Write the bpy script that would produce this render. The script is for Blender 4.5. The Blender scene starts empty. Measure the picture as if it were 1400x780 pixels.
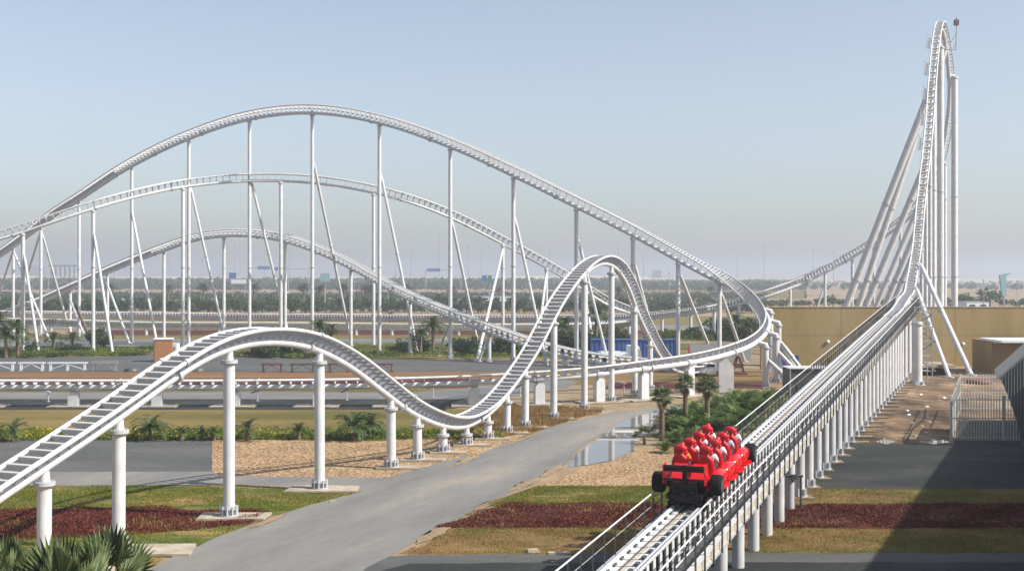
import bpy, bmesh, math, random
import numpy as np
from mathutils import Vector, Matrix
R = math.radians
rng = np.random.default_rng(7)
random.seed(7)
sc = bpy.context.scene
COL = sc.collection
# ------------------------------------------------------------------ camera, sky, sun, exposure
H, F, HZ = 11.0, 1690.0, 378.0          # eye height, focal length in photo pixels, horizon row of the photo (1400 wide)
cd = bpy.data.cameras.new('camera'); cam = bpy.data.objects.new('camera', cd); COL.objects.link(cam)
cam.location = (0, 0, H); cam.rotation_euler = (R(90), 0, 0)
cd.sensor_width = 36; cd.lens = 36 * F / 1400; cd.shift_y = -12 / 1400
cd.clip_start = 0.5; cd.clip_end = 20000
sc.camera = cam
SUN = Vector((1.05, -0.34, 1.0)).normalized()
w = bpy.data.worlds.new("World"); sc.world = w; w.use_nodes = True
nt = w.node_tree
sky = nt.nodes.new('ShaderNodeTexSky'); sky.sky_type = 'NISHITA'; sky.sun_disc = False
sky.sun_elevation = math.asin(SUN.z); sky.sun_rotation = math.atan2(SUN.x, SUN.y)
sky.air_density = 0.9; sky.dust_density = 1.8; sky.ozone_density = 1.2; sky.altitude = 0
bg = nt.nodes['Background']; bg.inputs['Strength'].default_value = 0.122
hs = nt.nodes.new('ShaderNodeHueSaturation'); hs.inputs['Saturation'].default_value = 0.72
nt.links.new(sky.outputs[0], hs.inputs['Color']); nt.links.new(hs.outputs[0], bg.inputs['Color'])
sd = bpy.data.lights.new('sun', 'SUN'); sd.energy = 5.0; sd.angle = R(0.5); sd.color = (1.0, 0.95, 0.87)
so = bpy.data.objects.new('sun', sd); COL.objects.link(so)
so.rotation_euler = SUN.to_track_quat('Z', 'Y').to_euler(); so.location = (60, -20, 90)
sc.view_settings.view_transform = 'Standard'; sc.view_settings.look = 'None'
sc.view_settings.exposure = 0.5; sc.view_settings.gamma = 1.0; sc.view_settings.use_curve_mapping = False
sc.render.engine = 'CYCLES'
cy = sc.cycles; cy.max_bounces = 6; cy.diffuse_bounces = 3; cy.glossy_bounces = 3; cy.transmission_bounces = 3
cy.volume_bounces = 0; cy.transparent_max_bounces = 6; cy.use_denoising = True; cy.caustics_reflective = False; cy.caustics_refractive = False
sc.render.film_transparent = False

# ------------------------------------------------------------------ helpers
def G(px, py, z=0.0):
    Y = F * (H - z) / (py - HZ); return Vector(((px - 700) / F * Y, Y, z))
def PD(px, py, Y):
    return Vector(((px - 700) / F * Y, Y, H - (py - HZ) * Y / F))
def tag(o, label=None, cat=None, group=None, kind=None):
    if label: o['label'] = label
    if cat: o['category'] = cat
    if group: o['group'] = group
    if kind: o['kind'] = kind
    return o
def empty(name, loc, rot=(0, 0, 0), label=None, cat=None, group=None):
    o = bpy.data.objects.new(name, None); COL.objects.link(o); o.location = loc; o.rotation_euler = rot
    o.empty_display_size = 0.3
    return tag(o, label, cat, group)
def rawmesh(name, verts, faces, smooth=None):
    me = bpy.data.meshes.new(name)
    v = np.asarray(verts, dtype=np.float32).reshape(-1, 3)
    if isinstance(faces, np.ndarray):
        k = faces.shape[1]; n = faces.shape[0]
        me.vertices.add(len(v)); me.vertices.foreach_set('co', v.ravel())
        me.loops.add(n * k); me.loops.foreach_set('vertex_index', faces.ravel().astype(np.int32))
        me.polygons.add(n); me.polygons.foreach_set('loop_start', np.arange(0, n * k, k, dtype=np.int32))
        me.polygons.foreach_set('loop_total', np.full(n, k, dtype=np.int32))
        if smooth: me.polygons.foreach_set('use_smooth', np.ones(n, dtype=bool))
    else:
        me.from_pydata(v.tolist(), [], faces)
        if smooth is True: me.polygons.foreach_set('use_smooth', np.ones(len(faces), dtype=bool))
        elif smooth is not None and smooth is not False: me.polygons.foreach_set('use_smooth', np.asarray(smooth, dtype=bool))
    me.update(calc_edges=True); me.validate()
    return me
def link(name, me, mat, parent=None, loc=None):
    o = bpy.data.objects.new(name, me); COL.objects.link(o)
    if mat and not me.materials: me.materials.append(mat)
    if parent: o.parent = parent
    if loc is not None: o.location = loc
    return o
class MB:
    """collects shapes, links them as one mesh object; world coordinates unless local"""
    def __init__(s): s.v = []; s.f = []; s.sm = []
    def add(s, verts, faces, smooth=False):
        b = len(s.v); s.v += [tuple(p) for p in verts]
        for q in faces: s.f.append([b + i for i in q]); s.sm.append(smooth)
        return s
    def box(s, c, size, rot=None, taper=1.0):
        hx, hy, hz = size[0] / 2, size[1] / 2, size[2] / 2
        vs = [Vector((x * hx * (taper if z > 0 else 1), y * hy * (taper if z > 0 else 1), z * hz)) for z in (-1, 1) for y in (-1, 1) for x in (-1, 1)]
        if rot is not None: vs = [rot @ p for p in vs]
        c = Vector(c); vs = [p + c for p in vs]
        return s.add(vs, [(0, 2, 3, 1), (4, 5, 7, 6), (0, 1, 5, 4), (2, 6, 7, 3), (0, 4, 6, 2), (1, 3, 7, 5)])
    def bar(s, a, b, wd, hg, up=(0, 0, 1)):
        a, b = Vector(a), Vector(b); d = b - a; L = d.length
        if L < 1e-6: return s
        d.normalize(); u = Vector(up)
        x = d.cross(u)
        if x.length < 1e-3: x = d.cross(Vector((1, 0, 0)))
        x.normalize(); z = x.cross(d)
        m = Matrix((x, d, z)).transposed()
        return s.box((a + b) / 2, (wd, L, hg), m)
    def cyl(s, a, b, r, n=12, r2=None, cap=True):
        a, b = Vector(a), Vector(b); d = (b - a)
        if d.length < 1e-6: return s
        d.normalize(); x = d.orthogonal().normalized(); y = d.cross(x); r2 = r if r2 is None else r2
        cs = [(math.cos(2 * math.pi * i / n), math.sin(2 * math.pi * i / n)) for i in range(n)]
        A = [a + (x * c + y * q) * r for c, q in cs]; B = [b + (x * c + y * q) * r2 for c, q in cs]
        s.add(A + B, [(i, (i + 1) % n, n + (i + 1) % n, n + i) for i in range(n)], True)
        if cap:
            s.add(A, [tuple(range(n))[::-1]]); s.add(B, [tuple(range(n))])
        return s
    def tube(s, pts, r, n=8, frames=None, rs=None):
        pts = [Vector(p) for p in pts]; m = len(pts); vs = []
        if frames is None:
            t = [(pts[min(i + 1, m - 1)] - pts[max(i - 1, 0)]).normalized() for i in range(m)]
            x = t[0].orthogonal().normalized(); frames = []
            for i in range(m):
                x = (x - t[i] * x.dot(t[i])).normalized(); frames.append((x, t[i].cross(x)))
        for i, (x, y) in enumerate(frames):
            rr = rs[i] if rs else r
            for k in range(n):
                a = 2 * math.pi * k / n; vs.append(pts[i] + (x * math.cos(a) + y * math.sin(a)) * rr)
        fs = [(i * n + k, i * n + (k + 1) % n, (i + 1) * n + (k + 1) % n, (i + 1) * n + k) for i in range(m - 1) for k in range(n)]
        s.add(vs, fs, True)
        s.add(vs[:n], [tuple(range(n))[::-1]]); s.add(vs[-n:], [tuple(range(n))])
        return s
    def lathe(s, c, prof, n=16, axis=None):
        """prof: list of (radius, height)"""
        c = Vector(c); m = axis if axis is not None else Matrix.Identity(3); vs = []
        for r, h in prof:
            for k in range(n):
                a = 2 * math.pi * k / n; vs.append(c + m @ Vector((r * math.cos(a), r * math.sin(a), h)))
        fs = [(i * n + k, i * n + (k + 1) % n, (i + 1) * n + (k + 1) % n, (i + 1) * n + k) for i in range(len(prof) - 1) for k in range(n)]
        s.add(vs, fs, True); s.add(vs[:n], [tuple(range(n))[::-1]]); s.add(vs[-n:], [tuple(range(n))])
        return s
    def prism(s, poly, off):
        """poly: list of 3D points, extruded by the vector off"""
        off = Vector(off); A = [Vector(p) for p in poly]; B = [p + off for p in A]; n = len(A)
        s.add(A + B, [(i, (i + 1) % n, n + (i + 1) % n, n + i) for i in range(n)])
        s.add(A, [tuple(range(n))[::-1]]); s.add(B, [tuple(range(n))]); return s
    def ball(s, c, r, n=12, m=8, sc3=(1, 1, 1)):
        c = Vector(c); vs = []
        for i in range(m + 1):
            p = math.pi * i / m
            for k in range(n):
                a = 2 * math.pi * k / n
                vs.append(c + Vector((r * sc3[0] * math.sin(p) * math.cos(a), r * sc3[1] * math.sin(p) * math.sin(a), r * sc3[2] * math.cos(p))))
        s.add(vs, [(i * n + k, (i + 1) * n + k, (i + 1) * n + (k + 1) % n, i * n + (k + 1) % n) for i in range(m) for k in range(n)], True); return s
    def build(s, name, mat, parent=None, local=False, fix=False):
        v = np.array([tuple(p) for p in s.v], dtype=np.float64)
        if parent is not None and not local:
            o = Vector((0, 0, 0)); q = parent
            while q is not None: o += q.location; q = q.parent
            v = v - np.array(o)
        me = rawmesh(name, v, s.f, s.sm)
        if fix:
            bm = bmesh.new(); bm.from_mesh(me); bmesh.ops.recalc_face_normals(bm, faces=bm.faces); bm.to_mesh(me); bm.free()
        return link(name, me, mat, parent)
def many(name, items, mt, parent, plural):
    """items: (distance, MB); the hundred that show largest become parts, the rest one part"""
    items = sorted(items, key=lambda q: q[0])
    for _, m in items[:100]: m.build(name, M[mt], parent)
    if len(items) > 100:
        r = MB()
        for _, m in items[100:]:
            b = len(r.v); r.v += m.v; r.f += [[b + i for i in q] for q in m.f]; r.sm += m.sm
        r.build(plural, M[mt], parent)['kind'] = 'stuff'
def copy_tree(o, parent=None, loc=None, rot=None, scale=None, label=None):
    c = o.copy(); COL.objects.link(c); c.parent = parent
    if loc is not None: c.location = loc
    if rot is not None: c.rotation_euler = rot
    if scale is not None: c.scale = (scale,) * 3 if not hasattr(scale, '__len__') else scale
    if label: c['label'] = label
    for ch in list(o.children): copy_tree(ch, c)
    return c

# ------------------------------------------------------------------ materials
def mat(name, col, rough=0.6, metal=0.0, spec=0.5, var=0.0, vscale=3.0, bump=0.0, bscale=20.0, stretch=(1, 1, 1), coat=0.0, trans=0.0):
    m = bpy.data.materials.new(name); m.use_nodes = True; n = m.node_tree.nodes; l = m.node_tree.links
    b = n['Principled BSDF']; b.inputs['Base Color'].default_value = (*col, 1); b.inputs['Roughness'].default_value = rough
    b.inputs['Metallic'].default_value = metal; b.inputs['Specular IOR Level'].default_value = spec; b.inputs['Coat Weight'].default_value = coat
    if var or bump:
        g = n.new('ShaderNodeNewGeometry'); mp = n.new('ShaderNodeMapping'); mp.inputs['Scale'].default_value = stretch
        l.new(g.outputs['Position'], mp.inputs['Vector'])
    if var:
        t = n.new('ShaderNodeTexNoise'); t.inputs['Scale'].default_value = vscale; t.inputs['Detail'].default_value = 6; t.inputs['Roughness'].default_value = .65
        l.new(mp.outputs[0], t.inputs['Vector'])
        rp = n.new('ShaderNodeValToRGB'); e = rp.color_ramp.elements
        e[0].position = .3; e[0].color = (*[max(0, c * (1 - var)) for c in col], 1); e[1].position = .7; e[1].color = (*[min(1, c * (1 + var)) for c in col], 1)
        l.new(t.outputs['Fac'], rp.inputs[0]); l.new(rp.outputs[0], b.inputs['Base Color'])
    if bump:
        t2 = n.new('ShaderNodeTexNoise'); t2.inputs['Scale'].default_value = bscale; t2.inputs['Detail'].default_value = 4
        l.new(mp.outputs[0], t2.inputs['Vector']); bp = n.new('ShaderNodeBump'); bp.inputs['Strength'].default_value = bump; bp.inputs['Distance'].default_value = .05
        l.new(t2.outputs['Fac'], bp.inputs['Height']); l.new(bp.outputs[0], b.inputs['Normal'])
    return m
def ground_mat(name, cols, big=.25, fine=6.0, stretch=(1, 1, 1), rough=.9, bump=.4, bscale=30, mixfine=.45, rot=0):
    """cols: ramp stops over a mix of a broad and a fine noise, in metres"""
    m = bpy.data.materials.new(name); m.use_nodes = True; n = m.node_tree.nodes; l = m.node_tree.links; b = n['Principled BSDF']
    b.inputs['Roughness'].default_value = rough; b.inputs['Specular IOR Level'].default_value = .25
    g = n.new('ShaderNodeNewGeometry'); mp = n.new('ShaderNodeMapping'); mp.inputs['Scale'].default_value = stretch; mr = n.new('ShaderNodeMapping'); mr.inputs['Rotation'].default_value = (0, 0, rot); l.new(g.outputs['Position'], mr.inputs['Vector']); l.new(mr.outputs[0], mp.inputs['Vector'])
    t1 = n.new('ShaderNodeTexNoise'); t1.inputs['Scale'].default_value = big; t1.inputs['Detail'].default_value = 7; t1.inputs['Roughness'].default_value = .6; l.new(mp.outputs[0], t1.inputs['Vector'])
    t2 = n.new('ShaderNodeTexNoise'); t2.inputs['Scale'].default_value = fine; t2.inputs['Detail'].default_value = 5; t2.inputs['Roughness'].default_value = .7; l.new(mp.outputs[0], t2.inputs['Vector'])
    mx = n.new('ShaderNodeMix'); mx.data_type = 'FLOAT'; mx.inputs[0].default_value = mixfine; l.new(t1.outputs['Fac'], mx.inputs[2]); l.new(t2.outputs['Fac'], mx.inputs[3])
    rp = n.new('ShaderNodeValToRGB'); e = rp.color_ramp.elements
    while len(e) < len(cols): e.new(.5)
    for q, (p, c) in zip(e, cols): q.position = .5 + (p - .5) * .62; q.color = (*c, 1)
    l.new(mx.outputs[0], rp.inputs[0]); l.new(rp.outputs[0], b.inputs['Base Color'])
    if bump:
        t3 = n.new('ShaderNodeTexNoise'); t3.inputs['Scale'].default_value = bscale; t3.inputs['Detail'].default_value = 3; l.new(g.outputs['Position'], t3.inputs['Vector'])
        bp = n.new('ShaderNodeBump'); bp.inputs['Strength'].default_value = bump; bp.inputs['Distance'].default_value = .04
        l.new(t3.outputs['Fac'], bp.inputs['Height']); l.new(bp.outputs[0], b.inputs['Normal'])
    return m
def leaf_mat(name, c0, c1, vscale=.8, trans=.25, rough=.55):
    m = bpy.data.materials.new(name); m.use_nodes = True; n = m.node_tree.nodes; l = m.node_tree.links; b = n['Principled BSDF']
    b.inputs['Roughness'].default_value = rough; b.inputs['Specular IOR Level'].default_value = .3
    g = n.new('ShaderNodeNewGeometry'); t = n.new('ShaderNodeTexNoise'); t.inputs['Scale'].default_value = vscale; t.inputs['Detail'].default_value = 5
    l.new(g.outputs['Position'], t.inputs['Vector'])
    ad = n.new('ShaderNodeMix'); ad.data_type = 'FLOAT'; ad.inputs[0].default_value = .5; l.new(t.outputs['Fac'], ad.inputs[2]); l.new(g.outputs['Random Per Island'], ad.inputs[3])
    rp = n.new('ShaderNodeValToRGB'); e = rp.color_ramp.elements; e[0].position = .25; e[0].color = (*c0, 1); e[1].position = .75; e[1].color = (*c1, 1)
    l.new(ad.outputs[0], rp.inputs[0]); l.new(rp.outputs[0], b.inputs['Base Color'])
    tr = n.new('ShaderNodeBsdfTranslucent'); l.new(rp.outputs[0], tr.inputs['Color']); ms = n.new('ShaderNodeMixShader'); ms.inputs[0].default_value = trans
    l.new(b.outputs[0], ms.inputs[1]); l.new(tr.outputs[0], ms.inputs[2]); l.new(ms.outputs[0], n['Material Output'].inputs['Surface'])
    return m
M = {}
M['white'] = mat('white_paint', (.56, .562, .57), .42, var=.13, vscale=1.3, spec=.5)
M['white2'] = mat('white_steel_grey', (.42, .43, .445), .42, var=.08, vscale=1.5)
M['grey'] = mat('galvanised_grey', (.33, .34, .34), .5, metal=.2, var=.15, vscale=4)
M['dark'] = mat('dark_steel', (.07, .072, .075), .5, var=.2)
M['black'] = mat('black_plastic', (.008, .008, .009), .5, spec=.3)
M['rubber'] = mat('tyre_rubber', (.008, .008, .0085), .8, spec=.2)
M['concrete'] = mat('concrete', (.34, .29, .22), .85, var=.35, vscale=1.1, bump=.2)
M['red'] = mat('red_gloss', (.62, .008, .012), .22, coat=.6, var=.06, vscale=6)
M['redmat'] = mat('red_seat_shell', (.50, .008, .014), .42, var=.1, vscale=8)
M['slab'] = mat('dirty_slab', (.22, .17, .115), .9, var=.4, vscale=1.3)
M['mesh'] = mat('olive_mesh', (.085, .08, .06), .7, var=.2, vscale=3)
M['tie'] = mat('tie_white_shaded', (.48, .485, .495), .5, var=.12, vscale=1.5)  # track white toned down for ties, their shade put into the colour
M['beige'] = mat('beige_board', (.46, .38, .28), .7, var=.2, vscale=2)
M['louvre'] = mat('beige_louvre', (.50, .46, .38), .6, var=.1, vscale=3)
M['blue'] = mat('blue_container', (.035, .085, .27), .5, var=.2, vscale=.7)
M['rust'] = mat('rusty_steel', (.13, .05, .038), .7, var=.3)
M['orange'] = mat('brown_cladding', (.33, .15, .055), .6, var=.15)
M['glass'] = mat('dark_glass', (.02, .025, .03), .08, spec=.8)
M['trunk'] = mat('palm_trunk', (.16, .11, .07), .95, var=.4, vscale=9, bump=.8, bscale=12)
M['bark'] = mat('bark', (.13, .1, .075), .95, var=.3)
M['skin'] = mat('skin', (.42, .25, .17), .55)
M['hair'] = mat('hair', (.02, .013, .01), .5)
M['shirt'] = mat('white_shirt', (.66, .67, .72), .8, var=.05, vscale=20)
M['shirt_blue'] = mat('pale_blue_shirt', (.38, .43, .58), .8, var=.08, vscale=20)
M['shirt_orange'] = mat('orange_shirt', (.75, .16, .02), .8, var=.05, vscale=20)
M['trouser'] = mat('dark_trousers', (.03, .035, .06), .85)
M['yellow'] = mat('yellow_paint', (.75, .5, .03), .4)
M['cladding'] = mat('grey_ribbed_cladding', (.15, .165, .172), .5, var=.1)
M['fascia'] = mat('pale_fascia', (.30, .32, .33), .5, var=.06)
M['picket'] = mat('pale_picket', (.55, .54, .49), .6, var=.1)
M['sign_blue'] = mat('sign_blue', (.08, .15, .38), .5)
M['sign_teal'] = mat('sign_teal', (.22, .40, .43), .5)
M['sign_white'] = mat('sign_white', (.75, .78, .82), .5)
M['sign_green'] = mat('sign_green', (.03, .22, .15), .5)
M['soffit'] = mat('pale_building', (.55, .50, .43), .8, var=.1, vscale=.05)
M['palm'] = leaf_mat('palm_leaf', (.035, .07, .022), (.11, .155, .055), .6)
M['fan'] = leaf_mat('fan_palm_leaf', (.03, .055, .018), (.24, .29, .13), 2.5, .3)
M['shrub'] = leaf_mat('shrub_leaf', (.045, .085, .018), (.17, .23, .06), .7)
M['tree'] = leaf_mat('tree_leaf', (.022, .05, .018), (.07, .115, .04), .25)
M['treefar'] = leaf_mat('far_tree_leaf', (.03, .052, .025), (.075, .10, .05), .05)
M['hedge'] = leaf_mat('hedge_leaf', (.05, .09, .012), (.16, .2, .025), .9)
M['flower'] = leaf_mat('yellow_hedge_leaf', (.16, .17, .012), (.50, .38, .015), 1.5)
M['redleaf'] = leaf_mat('red_ground_cover_leaf', (.055, .011, .006), (.17, .03, .015), .8, .15)
M['blade'] = leaf_mat('grass_blade', (.075, .125, .008), (.25, .24, .03), .45, .3)
M['drygrass'] = leaf_mat('dry_grass_blade', (.19, .11, .035), (.36, .23, .085), .5, .3)
# ------------------------------------------------------------------ ground
A_ = ground_mat
M['sand'] = A_('desert_sand', [(.3, (.17, .125, .07)), (.5, (.26, .195, .12)), (.7, (.34, .265, .175))], .02, .8, rough=.95)
M['mud'] = A_('damp_dirt', [(.34, (.05, .036, .024)), (.45, (.13, .085, .05)), (.55, (.22, .145, .085)), (.68, (.38, .29, .19))], .22, 1.8, stretch=(.6, .3, 1), mixfine=.35)
M['road'] = A_('road_asphalt', [(.27, (.14, .138, .132)), (.45, (.175, .171, .162)), (.6, (.205, .196, .18)), (.75, (.27, .24, .195))], .32, 5, stretch=(1, .22, 1), rot=R(21.3), rough=.85, bump=.25, bscale=60, mixfine=.3)
M['path'] = A_('grey_path', [(.3, (.12, .122, .125)), (.7, (.19, .188, .182))], .15, 6, rough=.85, bump=.2)
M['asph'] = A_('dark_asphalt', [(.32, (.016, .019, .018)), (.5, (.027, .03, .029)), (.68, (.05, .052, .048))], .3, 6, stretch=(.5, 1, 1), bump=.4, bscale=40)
M['asph2'] = A_('mid_asphalt', [(.3, (.06, .063, .062)), (.7, (.115, .115, .112))], .25, 6, stretch=(.4, 1, 1), bump=.3)
M['gravel'] = A_('tan_gravel', [(.37, (.07, .042, .02)), (.46, (.24, .15, .075)), (.55, (.36, .24, .13)), (.66, (.52, .38, .23))], .4, 5.5, bump=1.0, bscale=9, mixfine=.85)
M['lawn'] = A_('lawn_soil', [(.34, (.035, .075, .008)), (.46, (.09, .11, .018)), (.54, (.17, .125, .035)), (.66, (.28, .18, .07))], .4, 3, stretch=(.35, 1, 1), mixfine=.4)
M['lawn_dry'] = A_('dry_lawn', [(.34, (.06, .085, .01)), (.45, (.14, .10, .03)), (.58, (.20, .115, .045)), (.7, (.28, .16, .06))], .25, 3, stretch=(.3, 1, 1), mixfine=.4)
M['lawn_olive'] = A_('olive_lawn', [(.3, (.085, .08, .014)), (.5, (.145, .11, .03)), (.7, (.2, .145, .05))], .2, 3, stretch=(.2, 1, 1), mixfine=.35)
M['bed'] = A_('red_bed_soil', [(.3, (.028, .005, .006)), (.5, (.06, .010, .011)), (.6, (.11, .03, .02)), (.72, (.24, .13, .06))], .5, 5, stretch=(.4, 1, 1), mixfine=.45)
M['clay'] = A_('orange_clay', [(.3, (.13, .07, .03)), (.7, (.22, .125, .06))], .2, 2, stretch=(.2, 1, 1))
M['verge'] = A_('sandy_verge', [(.3, (.17, .12, .07)), (.7, (.34, .25, .16))], .3, 4)
water = mat('puddle_water', (.13, .12, .105), .03, spec=.6)
water.node_tree.nodes['Principled BSDF'].inputs['IOR'].default_value = 1.9

def sheet(name, px, m, lvl, amp=.12, kind='structure', step=None, world=False, label=None, h=None):
    pts = [Vector(p) for p in px] if world else [G(*p) for p in px]
    out = []
    n = len(pts)
    for i in range(n):
        a, b = pts[i], pts[(i + 1) % n]; L = (b - a).length; st = step or max(.5, min(a.y, b.y) * .008)
        k = max(1, min(160, int(L / st))); nr = Vector((-(b - a).y, (b - a).x, 0)).normalized() if L > 1e-6 else Vector((0, 0, 0))
        for j in range(k):
            t = j / k; off = 0 if (j == 0) else (rng.normal() * .5 + math.sin(i * 3 + j * .7) * .5) * amp
            out.append(a.lerp(b, t) + nr * off)
    sheet.n = getattr(sheet, 'n', 0) + 1
    z = h if h else lvl * .004 + sheet.n * .00025
    bm = bmesh.new(); vs = [bm.verts.new((p.x, p.y, z)) for p in out]
    f = bm.faces.new(vs); bmesh.ops.triangulate(bm, faces=[f], ngon_method='EAR_CLIP')
    bmesh.ops.recalc_face_normals(bm, faces=bm.faces)
    if sum(q.normal.z for q in bm.faces) < 0: bmesh.ops.reverse_faces(bm, faces=bm.faces)
    me = bpy.data.meshes.new(name); bm.to_mesh(me); bm.free()
    o = link(name, me, m)
    return tag(o, label, kind=kind)
S = 7000
o = link('ground', rawmesh('ground', [(-S, -60, 0), (S, -60, 0), (S, 12000, 0), (-S, 12000, 0)], [(0, 1, 2, 3)]), M['sand']); tag(o, kind='structure')
EX = 420                                                   # how far strips run past the left edge of the picture
# far strips behind the tracks
def strip(name, x0, x1, y0, y1, m, lvl, amp=.15):
    a, b = G(700, y1).y, G(700, y0).y
    pts = [((x0 - 700) / F * a, a, 0), ((x1 - 700) / F * a, a, 0), ((x1 - 700) / F * b, b, 0), ((x0 - 700) / F * b, b, 0)]
    return sheet(name, pts, m, lvl, amp, world=True)
strip('lawn', -300, 1050, 432, 444, M['lawn_olive'], 1)
strip('path', -300, 1060, 444, 450, M['path'], 1)
strip('flower_bed', 130, 1040, 451, 457, M['bed'], 2)
strip('lawn', -300, 1050, 457, 463, M['lawn_olive'], 1)
strip('path', -300, 700, 463, 476, M['path'], 1)
strip('lawn', -500, 470, 474, 487.5, M['lawn'], 2, .5)
strip('lawn', 385, 1000, 469, 490, M['lawn'], 2, .5)
sheet('road', [(-400, 486), (150, 487), (200, 483), (400, 490), (700, 492), (1000, 500), (1000, 507), (700, 512), (-400, 508)], M['asph2'], 3, .15)
strip('soil', -600, 700, 508, 518, M['clay'], 3, .2)
strip('flower_bed', -600, 640, 517, 530, M['bed'], 4, .2)
strip('lawn', -600, 640, 529, 537, M['lawn_olive'], 3, .2)
sheet('soil', [(690, 506), (1110, 506), (1110, 526), (690, 526)], M['lawn_dry'], 3, .3)
sheet('flower_bed', [(832, 523), (1110, 522), (1110, 531), (826, 531)], M['bed'], 4, .3)
sheet('path', [(-600, 536), (560, 536), (640, 530), (760, 517), (790, 522), (776, 530), (720, 536), (690, 546), (640, 549), (-600, 547)], M['path'], 4, .08)
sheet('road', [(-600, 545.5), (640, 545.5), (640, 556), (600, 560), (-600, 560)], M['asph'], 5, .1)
sheet('lawn', [(-600, 559), (640, 559), (700, 553), (735, 560), (700, 590), (-600, 590)], M['lawn_olive'], 4, .2)
sheet('lawn', [(640, 575), (700, 556), (830, 560), (790, 572), (740, 590), (690, 600), (640, 600)], M['lawn_dry'], 5, .3)
sheet('hedge_bed', [(-600, 588), (680, 588), (690, 602), (-600, 603)], M['lawn'], 6, .2)
sheet('car_park', [(-600, 601.5), (290, 601.5), (290, 646), (-600, 646)], M['asph2'], 6, .03)
sheet('gravel', [(290, 601), (520, 603), (700, 590), (722, 594), (640, 628), (610, 640), (560, 654), (375, 653), (290, 648)], M['gravel'], 7, .025)
# near left
sheet('lawn', [(-200, 664), (330, 664), (437, 668), (505, 672), (425, 692), (330, 724), (235, 758), (150, 800), (-300, 800)], M['lawn'], 4, .2)
sheet('flower_bed', [(-300, 697), (200, 694), (290, 697), (370, 699), (345, 716), (290, 722), (180, 732), (60, 736), (-300, 742)], M['bed'], 5, .35)
sheet('path', [(-600, 645), (290, 645), (300, 650), (376, 652), (530, 653), (640, 622), (640, 650), (520, 675), (400, 667), (290, 663), (-600, 668)], M['road'], 7, .04)
sheet('verge', [(290, 661), (400, 664.5), (500, 671), (520, 676), (430, 696), (470, 676), (400, 669), (290, 667)], M['verge'], 8, .15)
# right of the road
sheet('gravel', [(655, 676), (715, 664), (765, 644), (835, 622), (925, 605), (990, 640), (990, 668), (700, 668)], M['gravel'], 4, .15)
sheet('verge', [(450, 800), (540, 742), (620, 702), (680, 674), (740, 645), (772, 615), (802, 616), (786, 646), (725, 668), (674, 690), (645, 702), (585, 742), (522, 782), (510, 800)], M['verge'], 6, .12)
sheet('lawn', [(735, 664), (1000, 664), (1000, 692), (690, 692), (655, 690)], M['lawn'], 5, .2)
sheet('flower_bed', [(690, 689), (1010, 689), (1010, 722), (590, 722), (640, 708)], M['bed'], 6, .35)
sheet('lawn', [(625, 720), (1200, 720), (1200, 760), (540, 760), (575, 741)], M['lawn_dry'], 5, .25)
sheet('road', [(500, 764), (560, 759), (860, 757), (1800, 757), (1800, 900), (400, 900)], M['asph2'], 7, .06)
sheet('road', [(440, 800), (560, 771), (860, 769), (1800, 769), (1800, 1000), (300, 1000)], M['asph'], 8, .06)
# right of the launch track
sheet('dirt', [(1040, 512), (1700, 512), (1700, 545), (1500, 612), (1150, 612), (1060, 612)], M['mud'], 3, .2)
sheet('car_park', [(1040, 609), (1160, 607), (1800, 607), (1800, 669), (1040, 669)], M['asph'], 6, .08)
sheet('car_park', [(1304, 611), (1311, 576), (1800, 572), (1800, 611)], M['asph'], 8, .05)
sheet('lawn', [(1010, 667), (1800, 667), (1800, 692), (1010, 692)], M['lawn_dry'], 5, .2)
sheet('flower_bed', [(1010, 689), (1800, 689), (1800, 723), (1010, 723)], M['bed'], 6, .25)
sheet('lawn', [(1150, 720), (1800, 720), (1800, 760), (1150, 760)], M['lawn_dry'], 4, .2)
# main road, on top of its neighbours
sheet('road', [(170, 800), (235, 762), (330, 722), (425, 690), (500, 671), (560, 652), (620, 635), (700, 603), (765, 580), (830, 566), (910, 556), (1000, 548), (1000, 556), (920, 563),
               (870, 577), (818, 596), (790, 616), (772, 637), (720, 664), (650, 696), (575, 738), (500, 778), (470, 800)], M['road'], 9, .06)
for (x0, y0, x1, y1, wd, off) in ((560, 744, 610, 716, 1.1, .3), (640, 700, 680, 680, .9, .2), (690, 672, 735, 652, 1.0, .2), (735, 655, 768, 634, .8, .1), (330, 726, 390, 702, .7, .1), (610, 640, 655, 622, .8, .1), (690, 608, 740, 590, .9, .1)):
    a, b = G(x0, y0), G(x1, y1); t = (b - a).normalized(); sd = Vector((t.y, -t.x, 0)); L = (b - a).length; N = 9
    up_ = [a + t * (L * k / N) + sd * (wd * .5 * math.sin(math.pi * k / N) * random.uniform(.5, 1) + off) for k in range(N + 1)]; dn_ = [a + t * (L * k / N) - sd * (wd * .5 * math.sin(math.pi * k / N) * random.uniform(.4, 1) + .02 - off) for k in range(N, -1, -1)]
    sheet('sand_drift', [tuple(p) for p in up_ + dn_], M['verge'], 11, .04, world=True)
pud = sheet('puddle', [(776, 640), (786, 623), (814, 603), (828, 592), (852, 576), (880, 567), (925, 561), (925, 590), (885, 596), (868, 604), (866, 617), (850, 624), (838, 630), (815, 634)], water, 10, .08)
sheet('puddle', [(1195, 604), (1210, 601), (1226, 604), (1212, 608)], water, 10, .05)
sheet('puddle', [(1258, 604), (1290, 602), (1300, 605), (1275, 608)], water, 10, .05)

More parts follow.
